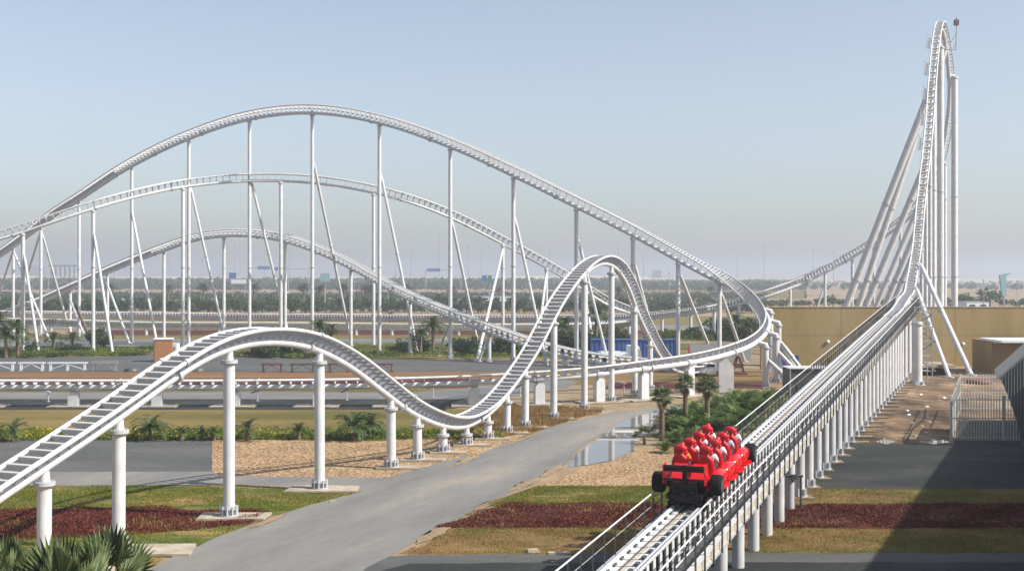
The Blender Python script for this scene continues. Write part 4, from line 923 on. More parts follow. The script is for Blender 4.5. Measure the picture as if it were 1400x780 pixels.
# trestles beside the grey road
def trestle(x0, x1, py, label, mt, slat=False, group=None):
    a, b = G(x0, py), G(x1, py); t = empty('trestle_bench', (a + b) / 2, label=label, cat='trestle', group=group); L = (b - a).length; h = .95
    m = MB(); 
    for dy in (0, .5): m.bar(a + Vector((0, dy, h)), b + Vector((0, dy, h)), .14, .14)
    if slat:
        for dy in (.16, .34): m.bar(a + Vector((0, dy, h + .16)), b + Vector((0, dy, h + .16)), .12, .08)
    m.build('top_bar', M[mt], t)
    for k in (.08, .92) if L < 4 else (.06, .5, .94):
        p = a.lerp(b, k); m = MB(); m.bar(p, p + Vector((0, 0, h)), .1, .1); m.bar(p + Vector((0, .5, 0)), p + Vector((0, .5, h)), .1, .1); m.bar(p + Vector((-.25, .25, .08)), p + Vector((.25, .25, .08)), .1, .1); m.build('leg', M[mt], t)
    m = MB(); m.bar(a.lerp(b, .1) + Vector((0, 0, .25)), a.lerp(b, .5) + Vector((0, 0, h - .1)), .07, .07); m.bar(a.lerp(b, .5) + Vector((0, 0, h - .1)), a.lerp(b, .9) + Vector((0, 0, .25)), .07, .07); m.build('brace', M[mt], t)
trestle(-28, 19, 507, 'white steel trestle cut by the left edge of the picture', 'sign_white'); trestle(25, 60, 507, 'short white steel trestle, second from the left edge', 'sign_white'); trestle(65, 118, 507, 'longest white steel trestle beside the grey road', 'sign_white'); trestle(125, 160, 507.5, 'grey slatted trestle right of the white trestles', 'grey', True)
trestle(357, 386, 509, 'first dark red trestle from the left, behind the low straight track', 'rust'); trestle(396, 430, 509, 'dark trestle with a black top between two red ones', 'dark'); trestle(448, 478, 509, 'dark red trestle under the falling side of the near hop', 'rust'); trestle(512, 537, 509, 'dark red trestle right of the falling hop track', 'rust')
# dark covers lying on the road
for i, (px, lb) in enumerate(((180, 'flat dark cover lying on the grey road, left one'), (270, 'flat dark cover lying on the grey road near the ladder track'))):
    p = G(px, 507); m = MB(); m.lathe((p.x, p.y, 0), [(.85, .02), (.8, .3), (.4, .42), (0.02, .45)], 12); tag(m.build('hose_reel', M['dark']), lb, 'cover')
# floodlights on short posts
def flood(px, py, hpx, label, rot):
    p = G(px, py); h = hpx * p.y / F; t = empty('floodlight', p, label=label, cat='floodlight', group='floodlights by the low straight')
    m = MB(); m.cyl(p, p + Vector((0, 0, h)), .05, 6); m.build('post', M['white2'], t); m = MB(); m.box(p + Vector((-.15, 0, h + .1)), (.75, .4, .14), Matrix.Rotation(R(rot), 3, 'Y')); m.build('lamp_head', M['fascia'] if rot > 0 else M['dark'], t)
    m = MB(); m.cyl(p, p + Vector((0, 0, .06)), .16, 8); m.build('foot', M['white2'], t)
flood(66, 549, 13, 'pale floodlight tilted on a short post by the far left pier', 22); flood(474, 547, 12, 'dark floodlight on a short post left of the dipping hop', -25); flood(592, 543, 14, 'dark floodlight on a short post under the low straight by the dip', -30); flood(711, 541, 12, 'dark floodlight left of the first pier behind the hop', -28); flood(853, 540, 16, 'dark floodlight on the bare earth under the falling hop', 15); flood(352, 548, 12, 'dark floodlight right of the tall hop column', -20)
# pipe stand among the launch columns
p = G(1095, 698); t = empty('pipe_stand', p, label='thin dark pipe stand beside the launch columns at the red bed', cat='pipe'); h = 48 * p.y / F
m = MB(); m.cyl(p, p + Vector((0, 0, h)), .05, 8); m.build('upright', M['dark'], t); m = MB(); m.cyl(p + Vector((-.7, 0, h)), p + Vector((.1, 0, h)), .06, 8); m.build('arm', M['dark'], t)
m = MB(); m.box(p + Vector((-.35, 0, h - .05)), (.25, .2, .25)); m.build('valve', M['dark'], t)
# sleeper of kerb rubble beside the road
for i, (px, py, sx, sy, rz, lb) in enumerate(((728, 755, .55, .35, .3, 'flat pale stone on the lawn by the road corner'), (830, 563.5, 1.1, .5, .1, 'pale stone block at the edge of the dry grass'), (455, 687, .35, .2, .2, 'small rubble piece by the road edge'))):
    p = G(px, py); m = MB(); m.box((0, 0, .07), (sx, sy, .16), taper=.8); o = m.build('stone', M['concrete']); o.location = (p.x, p.y, 0); o.rotation_euler = (0, 0, rz); tag(o, lb, 'stone')
p = G(765, 757.5); m = MB(); m.box((0, 0, .05), (.9, .3, .1)); o = m.build('stone', M['concrete']); o.location = (p.x, p.y, 0); tag(o, 'long flat slab on the brown lawn beside the road strip', 'stone')

# scraps and rubble on the dirt
for i in range(26):
    px, py = random.uniform(1185, 1296), random.uniform(535, 604); p = G(px, py)
    if p.x < LX(p.y, -1.5): continue
    m = MB(); q = random.uniform(.12, .32); m.box((0, 0, q * .2), (q * 1.6, q, q * .45), taper=.7); o = m.build('rubble_piece', M['concrete' if i % 3 else 'sign_white']); o.location = (p.x, p.y, 0); o.rotation_euler = (0, 0, random.uniform(0, 3)); tag(o, 'small pale scrap lying on the damp dirt beside the launch columns', 'rubble', 'scraps on the dirt')
a, b = G(1266, 560), G(1241, 601); m = MB(); m.tube([a + Vector((0, 0, .06)), a.lerp(b, .35) + Vector((.35, 0, .06)), a.lerp(b, .7) + Vector((-.1, 0, .06)), b + Vector((0, 0, .06))], .06, 6); tag(m.build('hose', M['black']), 'black hose lying across the damp dirt', 'hose')
# ------------------------------------------------------------------ vegetation
def quads(C, D, W, N=None):
    """leaf quads: centre C, half-length vectors D, half-width vectors W"""
    n = len(C); v = np.empty((n, 4, 3)); v[:, 0] = C - D; v[:, 1] = C + W * .8; v[:, 2] = C + D; v[:, 3] = C - W * .8
    return v.reshape(-1, 3), np.arange(n * 4).reshape(n, 4)
def rnd_dirs(n):
    d = rng.normal(size=(n, 3)); return d / np.linalg.norm(d, axis=1)[:, None]
def leaves(C, size, aspect=.45, up=0.0):
    n = len(C); d = rnd_dirs(n); d[:, 2] += up; d /= np.linalg.norm(d, axis=1)[:, None]; e = np.cross(d, rnd_dirs(n)); e /= np.linalg.norm(e, axis=1)[:, None]
    s_ = size * rng.uniform(.6, 1.4, n)[:, None]; return quads(C, d * s_, e * s_ * aspect)
def crown_mesh(name, n, clumps, size, mt, aspect=.5, up=.0):
    """clumps: (x,y,z,rx,ry,rz) ellipsoids filled mostly near their surface"""
    w_ = np.array([c[3] * c[4] + c[3] * c[5] for c in clumps]); k = rng.choice(len(clumps), n, p=w_ / w_.sum()); cl = np.array(clumps)[k]
    d = rnd_dirs(n); r = rng.uniform(.25, 1.0, n) ** .45; r *= 1 + .18 * np.sin(d[:, 0] * 7 + k) * np.cos(d[:, 2] * 6 + k * 2)
    C = cl[:, :3] + d * cl[:, 3:] * r[:, None]; v, f = leaves(C, size, aspect, up); return rawmesh_m(name, v, f, mt)
def rawmesh_m(name, v, f, mt): me = rawmesh(name, v, f); me.materials.append(M[mt]); return me
def rand_clumps(k, R_, h0, h1, s0, s1):
    o = []
    for _ in range(k):
        a = random.uniform(0, 6.283); r = R_ * math.sqrt(random.random()); z = random.uniform(h0, h1); q = random.uniform(s0, s1); o.append((r * math.cos(a), r * math.sin(a), z, q, q, q * random.uniform(.65, .95)))
    return o
def plant(name, loc, label, cat, group=None, rot=None, sc_=1.0):
    t = empty(name, (loc[0], loc[1], 0), (0, 0, random.uniform(0, 6.28) if rot is None else rot), label, cat, group); t.scale = (sc_,) * 3; return t
# pinnate (feather) palm crown
def feather_mesh(nf, L, z0, droop=1.0, lw=.02, ll=.28, pitch=(15, 80), nl=26, spread=1.0):
    V = []; Fc = []
    for i in range(nf):
        az = i * 2.399 + random.uniform(-.2, .2); el = R(random.uniform(*pitch)); l = L * random.uniform(.8, 1.1); p = Vector((0, 0, z0)); pts = []
        steps = 10; e = el
        for k in range(steps + 1):
            pts.append(p.copy()); p = p + Vector((math.cos(az) * math.cos(e) * spread, math.sin(az) * math.cos(e) * spread, math.sin(e))) * (l / steps); e -= droop * (1.6 / steps) * (.4 + 1.2 * k / steps)
        for k in range(steps):
            a, b = pts[k], pts[k + 1]; t = (b - a).normalized(); sd = Vector((-math.sin(az), math.cos(az), 0)); w_ = .02 * (1 - k / steps) + .006
            b0 = len(V); V += [a - sd * w_, a + sd * w_, b + sd * w_, b - sd * w_]; Fc.append((b0, b0 + 1, b0 + 2, b0 + 3))
        for k in range(nl):
            u = .12 + .88 * k / nl; q = u * steps; j = min(int(q), steps - 1); a = pts[j].lerp(pts[j + 1], q - j); t = (pts[j + 1] - pts[j]).normalized(); up_ = Vector((0, 0, 1)); up_ = (up_ - t * up_.dot(t)).normalized(); sd = t.cross(up_)
            for s_ in (-1, 1):
                d = (sd * s_ * .8 + t * .75 + up_ * random.uniform(-.1, .35)).normalized(); ln = ll * (1 - .55 * abs(u - .45) * 1.4) * random.uniform(.85, 1.15); wv = t.cross(d).cross(d).normalized() * lw
                b0 = len(V); tip = a + d * ln - Vector((0, 0, ln * .18)); mid = a + d * ln * .5; V += [a, mid + wv, tip, mid - wv]; Fc.append((b0, b0 + 1, b0 + 2, b0 + 3))
    return np.array([tuple(p) for p in V]), np.array(Fc)
def trunk_mesh(h, r0, r1, lean=(0, 0), n=9, rough=.12):
    m = MB(); pts = []; rs = []; st = max(4, int(h / .16))
    for k in range(st + 1):
        u = k / st; pts.append(Vector((lean[0] * u * u, lean[1] * u * u, h * u))); rs.append((r0 + (r1 - r0) * u) * (1 + (rough if k % 2 else -rough * .4)))
    m.tube(pts, r0, n, rs=rs); v = [tuple(p) for p in m.v]; return rawmesh('trunk', v, m.f, m.sm)
# fan (palmate) leaf
def fan_leaf(V, Fc, base, d, nrm, Rl, seg=22, arc=250, fold=.10, tipcut=.45):
    d = d.normalized(); nrm = (nrm - d * nrm.dot(d)).normalized(); sd = d.cross(nrm)
    for k in range(seg):
        a0 = R(-arc / 2 + arc * k / seg); a1 = R(-arc / 2 + arc * (k + 1) / seg); am = (a0 + a1) / 2; l = Rl * (1 - .25 * abs(am) / R(arc / 2)) * random.uniform(.93, 1.05)
        f_ = lambda a, r, o: base + (d * math.cos(a) + sd * math.sin(a)) * r + nrm * o
        dr = -.12 * Rl * random.uniform(.5, 1.3)
        i = len(V); V += [base, f_(a0, l * tipcut, -fold * .3 * Rl * .3), f_(am, l * tipcut, fold * Rl * .35), f_(a1, l * tipcut, -fold * .3 * Rl * .3), f_(am, l, fold * .2 * Rl + dr * .5)]
        Fc += [(i, i + 1, i + 2, i + 2), (i, i + 2, i + 3, i + 3), (i + 1, i + 4, i + 2, i + 2), (i + 2, i + 4, i + 3, i + 3)]
def fan_crown(nl, z0, pet, Rl, el=(-25, 85), seg=22, arc=250, twist=.6, upright=False, tipcut=.45):
    V = []; Fc = []
    for i in range(nl):
        az = i * 2.399 + random.uniform(-.3, .3); e = R(el[1] + (el[0] - el[1]) * (i + .5) / nl + random.uniform(-8, 8)); d = Vector((math.cos(az) * math.cos(e), math.sin(az) * math.cos(e), math.sin(e))); p = pet * random.uniform(.8, 1.15)
        o = Vector((0, 0, z0)); b = o + d * p; up_ = Vector((random.uniform(-twist, twist), random.uniform(-twist, twist), 1)); nrm = up_ - d * up_.dot(d)
        if upright: nrm = Vector((math.cos(az + random.uniform(-1.2, 1.2)), math.sin(az + random.uniform(-1.2, 1.2)), .25))
        if nrm.length < .1: nrm = Vector((1, 0, 0))
        d2 = (d + Vector((0, 0, .5 if upright else -.25))).normalized(); sd = d.orthogonal().normalized() * .022
        j = len(V); V += [o - sd, o + sd, b + sd * .6, b - sd * .6]; Fc.append((j, j + 1, j + 2, j + 3)); fan_leaf(V, Fc, b, d2, nrm, Rl * random.uniform(.85, 1.1), seg, arc, tipcut=tipcut)
    v = np.array([tuple(p) for p in V]); tri = []
    for q in Fc: tri.append(q)
    return v, [tuple(dict.fromkeys(q)) for q in tri]
# foreground fan palm at the lower left corner
def fanpalm(name, loc, h, nl, pet, Rl, label, cat='palm', group=None, el=(-25, 85), seg=22, r0=.16, skirt=0, lean=(0, 0), rot=None, upright=False):
    t = plant(name, loc, label, cat, group, rot); v, f = fan_crown(nl, h, pet, Rl, el, seg, 150 if upright else 250, .6, upright, .68 if upright else .45); v[:, 0] += lean[0]; v[:, 1] += lean[1]
    link('crown', rawmesh_m('crown', v, f, 'fan'), None, t); tm = trunk_mesh(h, r0, r0 * .8, lean); link('trunk', tm, M['trunk'], t)
    if skirt:
        v, f = fan_crown(skirt, h - .15, pet * .7, Rl * .8, (-88, -50), seg); v[:, 0] += lean[0]; v[:, 1] += lean[1]; link('dead_fronds', rawmesh_m('dead_fronds', v, f, 'drygrass'), None, t)
    return t
P_ = PD(84, 825, 26.5); fanpalm('fan_palm', P_, P_.z - .6, 30, 1.0, 1.0, 'big grey-green fan palm in the lower left corner, cut by the picture edge', el=(8, 88), seg=20, r0=.2, rot=.4, upright=True)
P_ = PD(148, 800, 27.5); fanpalm('fan_palm', P_, P_.z - .1, 8, .55, .95, 'smaller dark fan palm beside the big one in the lower left corner', el=(25, 85), seg=18, r0=.13, rot=1.2, upright=True)
P_ = PD(6, 815, 27); fanpalm('fan_palm', P_, P_.z - .2, 16, .8, .85, 'grey-green fan palm at the very corner of the picture, lower left', el=(8, 85), seg=20, r0=.17, rot=2.0, upright=True)
# washingtonia palms by the puddle
for px, fy, ty, lb, sk in ((905, 602, 540, 'fan palm with a brown trunk leaning over the puddle', 6), (937, 588, 522, 'tallest fan palm of the three above the shrubs', 5), (967, 592, 525, 'fan palm with dark fronds, right of the other two above the shrubs', 5)):
    g = G(px, fy); h = (fy - ty - 4) * g.y / F; fanpalm('washingtonia_palm', g, h, 20, .45, .62, lb, group='fan palms by the puddle', el=(-30, 80), seg=14, r0=.19, skirt=sk)
for px, fy, h, lb in ((881, 607, .5, 'small young fan palm at the edge of the puddle'), (800, 548 + 60, .0, None)):
    if lb: g = G(px, fy); fanpalm('young_palm', g, h, 16, .5, .5, lb, el=(-10, 85), seg=12, r0=.1)
# date palms along the yellow hedge
protoD = {}
def datepalm(loc, hT, L, label, group, var, rot=None, sc_=1.0, nf=30, r0=.16, pitch=(0, 80)):
    t = plant('date_palm', loc, label, 'palm', group, rot, sc_); k = (var, round(hT, 1), round(L, 1), nf)
    if k not in protoD:
        v, f = feather_mesh(nf, L, hT, ll=L * .24, lw=L * .016, pitch=pitch); protoD[k] = (rawmesh_m('crown', v, f, 'palm'), trunk_mesh(hT, r0, r0 * .85)); protoD[k][1].materials.append(M['trunk'])
    link('crown', protoD[k][0], None, t); link('trunk', protoD[k][1], None, t); return t
rowlab = ['small date palm at the left end of the yellow hedge', 'wide date palm seen under the ladder track', 'thin young date palm in the hedge left of the tall column', 'young palm just right of the tall hop column', 'sparse young palm between the two tallest hop columns', 'broadest date palm on the hedge, left of the falling track', 'date palm merging with the broadest one on its right', 'sparse small palm right of the palm under the ladder track', 'small drooping palm at the hedge between two others', 'young palm at the left edge behind the ladder track']
for (px, fy, h, L, k), lb in zip(((18, 603, .75, 1.15, 0), (206, 602, .8, 1.45, 1), (275, 602, .5, .8, 2), (338, 603, .7, 1.15, 0), (408, 601, .6, .95, 3), (482, 602, .8, 1.7, 4), (506, 598, .8, 1.4, 5), (248, 602, .45, .75, 2), (292, 602, .45, .8, 2), (-12, 604, .6, 1.1, 3)), rowlab):
    datepalm(G(px, fy), h, L, lb, 'young date palms along the yellow hedge', k, nf=32 if L > 1.2 else 20, r0=.15)
# shrubs between the runway and the puddle
shl = []
proto = []
for k in range(3):
    v, f = feather_mesh(46, 1.35, .15, ll=.34, lw=.022, pitch=(20, 88), nl=20, droop=.8); proto.append(rawmesh_m('foliage', v, f, 'shrub'))
k = 0; pos = []
for fy, xs_, hgt in ((617, (910,), .6), (606, (918, 938, 958), .85), (596, (912, 930, 948, 972, 995), 1.15), (586, (925, 955, 980, 1003, 1025), 1.25), (576, (945, 968, 990, 1012, 1034), 1.25), (566, (975, 998, 1020, 1040), 1.25), (557, (1000, 1022, 1044, 1060), 1.2)):
    for x in xs_: pos.append((x + random.uniform(-5, 5), fy + random.uniform(-3, 3), hgt))
for x, y, hgt in pos:
    g = G(x, y)
    if g.x > LX(g.y, 3.4): g.x = LX(g.y, 3.6)
    t = plant('feathery_shrub', g, 'feathery green shrub in the thicket between the puddle and the launch runway', 'shrub', 'thicket of shrubs by the runway', sc_=hgt * random.uniform(.9, 1.15)); link('foliage', proto[k % 3], None, t); k += 1
# hedges and bushes among the tracks at middle distance
bproto = [crown_mesh('foliage', 900, rand_clumps(9, .8, .35, 1.3, .35, .6), .11, 'tree') for _ in range(3)]
gproto = [crown_mesh('foliage', 900, rand_clumps(10, .9, .2, .8, .3, .5), .1, 'hedge') for _ in range(3)]
def bush(px, py, s_, label, group, dark=True, sq=(1, 1, 1)):
    g = G(px, py); t = plant('bush', g, label, 'bush', group); t.scale = (s_ * sq[0], s_ * sq[1], s_ * sq[2]); link('foliage', random.choice(bproto if dark else gproto), None, t)
for px, py, s_, d, sq in ((340, 487, 1.2, 0, (2, 1, .8)), (358, 488, 1.9, 1, (1.1, 1, 1.1)), (372, 489, 1.6, 1, (1.2, 1, 1)), (392, 488, 1.8, 1, (1, 1, 1.2)), (405, 488, 1.7, 1, (1, 1, 1)), (418, 489, 1.5, 0, (1.5, 1, .8)), (430, 487, 1.2, 0, (2, 1, .8)), (545, 482, 1.3, 0, (2, 1, .7)), (555, 482, 1.3, 1, (1.2, 1, 1)),
                          (577, 483, 1.6, 1, (1, 1, 1.2)), (630, 484, 1.8, 1, (1.3, 1, 1)), (643, 486, 1.6, 1, (1.2, 1, 1)), (672, 483, 1.6, 1, (1.4, 1, 1)), (684, 485, 1.8, 1, (1.2, 1, 1.2)), (697, 484, 1.5, 1, (1, 1, 1)), (722, 484, 1.7, 0, (1.4, 1, 1)), (742, 486, 1.9, 1, (1.2, 1, 1)), (765, 484, 2.2, 1, (1.2, 1, 1.3)), (781, 484, 2.1, 1, (1, 1, 1.2)), (803, 480, 2.0, 1, (1.2, 1, 1.1)), (820, 476, 2.0, 1, (1.2, 1, 1)), (10, 487, 1.4, 0, (2, 1, .8)), (40, 488, 1.3, 0, (2.2, 1, .7)), (42, 483, 1.2, 1, (1, 1, 1.2)), (90, 480, 1.0, 1, (1.6, 1, .8)), (105, 481, 1.0, 1, (1.6, 1, .8)), (66, 487, 1.2, 0, (2.4, 1, .7)), (100, 487, 1.2, 0, (2.4, 1, .6)), (170, 486, 1.2, 0, (2.4, 1, .6)),
                          (200, 478, 1.1, 0, (2.4, 1, .6)), (228, 477, 1.1, 0, (2.4, 1, .6)), (900, 464, 2.0, 0, (2, 1, .8)), (930, 463, 2.2, 0, (2, 1, .9)), (965, 464, 2.2, 0, (2, 1, .8)), (1000, 465, 2.2, 1, (1.6, 1, 1)), (1020, 466, 2.4, 1, (1.4, 1, 1)), (985, 455, 2.6, 1, (1.6, 1, .9)), (850, 470, 1.7, 1, (1.4, 1, 1)), (1030, 452, 2.2, 0, (2, 1, .8))):
    bush(px, py, s_, 'dark leafy bush among the columns below the coaster hills' if d else 'bright green low bush on the strip of grass below the coaster hills', 'dark bushes below the hills' if d else 'bright low bushes below the hills', d, sq)
# mid-distance palms and trees among the columns
def midpalm(px, fy, ty, L, label, nf=34, group='palms among the columns', var=0):
    g = G(px, fy); h = (fy - ty) * g.y / F; datepalm(g, max(.3, h), L, label, group, 10 + var, nf=nf, r0=.24)
midpalm(8, 489, 461, 2.6, 'dense palm at the left edge among the columns'); midpalm(24, 488, 449, 2.0, 'second dense palm near the left edge among the columns', var=1)
midpalm(-4, 489, 440, 2.2, 'tall palm cut by the left edge among the columns', var=1)
midpalm(73, 477, 462, 1.6, 'small palm between two white columns at the left', var=2); midpalm(99, 476, 461, 1.5, 'small dark palm right of the other small one at the left', var=2)
midpalm(437, 488, 447, 1.8, 'palm with dense crown seen just above the near hop crest', var=1); midpalm(452, 486, 452, 1.6, 'palm right beside another one above the near hop crest', var=2)
midpalm(575, 484, 458, 1.7, 'dark palm left of the white brace with a round block', var=3); midpalm(592, 480, 447, 2.3, 'feathery palm behind the white brace with a round block', var=4)
midpalm(533, 445, 432, 1.6, 'little palm on the strip behind the far track', var=3)
midpalm(1006, 470, 440, 2.2, 'palm with drooping fronds beneath the banked turn', var=4); midpalm(1022, 474, 448, 2.0, 'second palm beneath the banked turn', var=1); midpalm(815, 480, 430, 2.4, 'palm behind the blue containers', var=3); midpalm(770, 482, 448, 2.6, 'leafy palm left of the containers, behind the hop', var=4)
# leaning trunk trees at the left
for px, fy, ty, lb in ((127, 478, 447, 'bushy tree with leaning trunk behind the left columns'), (143, 478, 450, 'second bushy tree with leaning trunk behind the left columns')):
    g = G(px, fy); h = (fy - ty) * g.y / F; t = plant('leaning_tree', g, lb, 'tree', rot=0); link('crown', crown_mesh('crown', 1100, rand_clumps(9, 1.0, h * .35, h, .5, .85), .16, 'tree'), None, t); link('trunk', trunk_mesh(h * .8, .28, .15, (-.9, 0)), M['trunk'], t)
g = G(118, 470); t = plant('bare_leaning_trunk', g, 'bare leaning palm trunk propped among the left columns', 'tree trunk', rot=0)
m = MB(); m.tube([(0.9, 0, 0), (.2, 0, 2.0), (-1.6, 0, 5.8)], .25, 8, rs=[.3, .26, .18]); m.build('trunk', M['trunk'], t, local=True); v, f = feather_mesh(10, 1.0, 0, pitch=(10, 80), nl=12); v += np.array([-1.6, 0, 5.8]); link('crown', rawmesh_m('crown', v, f, 'palm'), None, t)
# ------------------------------------------------------------------ yellow hedge, grass and ground cover: countless small leaves
def scatter_px(poly, n, jit=0.0):
    """random ground points inside a photo-space polygon turned into ground space, even per square metre"""
    P2 = np.array([[G(*p).x, G(*p).y] for p in poly]); lo, hi = P2.min(0), P2.max(0); out = np.empty((0, 2))
    while len(out) < n:
        q = rng.uniform(lo, hi, (n, 2)); ins = np.zeros(n, bool); j = len(P2) - 1
        for i in range(len(P2)):
            a, b = P2[i], P2[j]; c = ((a[1] > q[:, 1]) != (b[1] > q[:, 1])) & (q[:, 0] < (b[0] - a[0]) * (q[:, 1] - a[1]) / (b[1] - a[1] + 1e-12) + a[0]); ins ^= c; j = i
        out = np.concatenate([out, q[ins]])
    return out[:n]
def nz(p, s_): return np.sin(p[:, 0] * s_ + 1.3 * np.sin(p[:, 1] * s_ * .7)) * np.cos(p[:, 1] * s_ * 1.3 + 1.7 * np.sin(p[:, 0] * s_ * .6))
def grass(name, poly, n, h, mt, thin=.55, sc_=1.1, wd=.012, extra=None):
    p = scatter_px(poly, n); keep = rng.random(n) < np.clip(thin + .5 * nz(p, sc_) + .3 * nz(p, sc_ * 3.1), .04, 1); p = p[keep]
    n = len(p); hh = h * rng.uniform(.5, 1.3, n); az = rng.uniform(0, 6.28, n); ln = rng.uniform(.1, .7, n)
    base = np.column_stack([p, np.full(n, .02)]); tip = base + np.column_stack([np.cos(az) * hh * ln, np.sin(az) * hh * ln, hh]); az2 = az + 1.57; wv = np.column_stack([np.cos(az2), np.sin(az2), np.zeros(n)]) * wd
    v = np.empty((n, 3, 3)); v[:, 0] = base - wv; v[:, 1] = base + wv; v[:, 2] = tip
    o = link(name, rawmesh_m(name, v.reshape(-1, 3), np.arange(n * 3).reshape(n, 3), mt), None); return tag(o, kind='stuff')
def cover(name, poly, n, h, size, mt, thin=.6, sc_=1.0):
    p = scatter_px(poly, n); keep = rng.random(n) < np.clip(thin + .5 * nz(p, sc_) + .3 * nz(p, sc_ * 2.7), .05, 1); p = p[keep]; n = len(p)
    hh = h * np.clip(.6 + .4 * nz(p, sc_ * 1.9), .2, 1.2); C = np.column_stack([p, .02 + hh * rng.uniform(.1, 1, n)]); v, f = leaves(C, size, .5); o = link(name, rawmesh_m(name, v, f, mt), None); return tag(o, kind='stuff')
gl = [(-20, 664), (330, 664), (437, 669), (495, 673), (425, 691), (365, 702), (300, 692), (-20, 697)]
grass('grass', gl, 60000, .09, 'blade', .5, .9, .014); grass('grass', [(60, 733), (290, 722), (345, 716), (330, 723), (235, 757), (150, 790), (-20, 790), (-20, 742)], 26000, .09, 'blade', .5, .9, .014)
grass('grass', [(735, 665), (940, 665), (940, 692), (690, 692), (660, 690)], 40000, .09, 'blade', .55, .8, .014)
grass('dry_grass', [(628, 722), (880, 722), (840, 758), (545, 758), (578, 742)], 40000, .07, 'drygrass', .35, .7, .012); grass('grass', [(628, 721), (880, 721), (860, 728), (840, 758), (545, 758), (578, 742)], 22000, .08, 'blade', .1, .6, .013)
grass('grass', [(1060, 668), (1420, 668), (1420, 692), (1080, 692)], 30000, .09, 'blade', .25, .7, .013); grass('dry_grass', [(1060, 668), (1420, 668), (1420, 692), (1080, 692)], 26000, .08, 'drygrass', .35, .9, .013)
grass('grass', [(1030, 722), (1420, 722), (1420, 757), (1000, 757)], 26000, .08, 'blade', .25, .5, .013); grass('dry_grass', [(1030, 722), (1420, 722), (1420, 757), (1000, 757)], 36000, .07, 'drygrass', .4, .9, .012)
grass('dry_grass', [(640, 575), (700, 556), (828, 561), (790, 571), (740, 588), (690, 598), (640, 600)], 34000, .35, 'drygrass', .55, .5, .02)
cover('red_ground_cover', [(-20, 697), (200, 694), (290, 697), (368, 699), (345, 715), (290, 722), (180, 732), (60, 736), (-20, 741)], 60000, .16, .045, 'redleaf', .65, .7)
cover('red_ground_cover', [(690, 689), (900, 689), (900, 722), (592, 722), (642, 707)], 46000, .16, .045, 'redleaf', .6, .7)
cover('red_ground_cover', [(1065, 690), (1420, 690), (1420, 722), (1035, 722)], 60000, .16, .045, 'redleaf', .65, .7)
cover('yellow_hedge', [(-20, 590), (690, 590), (690, 601), (-20, 602.5)], 34000, .45, .09, 'hedge', .7, .8); cover('yellow_hedge', [(-20, 591), (690, 590), (690, 600), (-20, 601)], 17000, .5, .08, 'flower', .4, .5)
cover('green_ground_cover', [(-20, 476), (230, 476), (200, 486), (-20, 487)], 26000, .6, .14, 'hedge', .5, .25); cover('green_ground_cover', [(390, 474), (840, 470), (840, 489), (390, 488)], 40000, .6, .15, 'hedge', .5, .25); cover('green_ground_cover', [(880, 455), (1045, 455), (1045, 466), (880, 466)], 12000, .7, .2, 'hedge', .5, .2)

for poly, n in (([(-20, 697), (200, 694), (368, 699), (345, 715), (180, 732), (-20, 741)], 15000), ([(690, 689), (900, 689), (900, 722), (592, 722), (642, 707)], 14000), ([(592, 722), (642, 703), (760, 694), (740, 722)], 7000), ([(1065, 690), (1420, 690), (1420, 722), (1035, 722)], 12000)):
    grass('dry_grass', poly, n, .16, 'drygrass', .0, .55, .016)
grass('dry_grass', gl, 22000, .08, 'drygrass', .2, .8, .014); grass('dry_grass', [(735, 665), (940, 665), (940, 692), (690, 692), (660, 690)], 16000, .08, 'drygrass', .25, .9, .014)
# ------------------------------------------------------------------ trees and things in the distance
tproto = []
for k in range(4): tproto.append((crown_mesh('crown', 260, rand_clumps(7, 1.5, 1.6, 4.2, .9, 1.5), .42, 'tree'), trunk_mesh(2.2, .16, .1)))
for c_, t_ in tproto: t_.materials.append(M['bark'])
lab_r = {0: 'round dark green tree in the row behind the far white track', 1: 'small rounded tree in the second planting behind the far white track'}
def far_tree(px, fy, hpx, kind):
    g = G(px, fy); h = hpx * g.y / F; t = plant('round_tree', g, lab_r[kind], 'tree', ['tree row behind the far track', 'second planting behind the far track'][kind]); s_ = h / 5.0; t.scale = (s_ * random.uniform(.8, 1.15), s_ * random.uniform(.8, 1.15), s_)
    a, b = random.choice(tproto); link('crown', a, None, t); link('trunk', b, None, t)
x = -12
while x < 1046:
    far_tree(x, 427 + random.uniform(-1.5, 1.5), random.uniform(14, 26) * (1 if x < 860 else .8), 0); x += random.uniform(5, 10)
x = -10
while x < 1046:
    if random.random() < .8: far_tree(x, 417 + random.uniform(-2, 2), random.uniform(8, 14), 1)
    x += random.uniform(5, 11)
x = 1052
while x < 1420:
    g = G(x, 421); t = plant('round_tree', g, 'dark tree rising above the tan wall', 'tree', 'trees behind the tan wall'); s_ = random.uniform(12, 22) * (1.35 if 1310 < x < 1365 else .9) * g.y / F / 5; t.scale = (s_ * 1.25, s_ * 1.25, s_); a, b = random.choice(tproto); link('crown', a, None, t); link('trunk', b, None, t); x += random.uniform(7, 14)
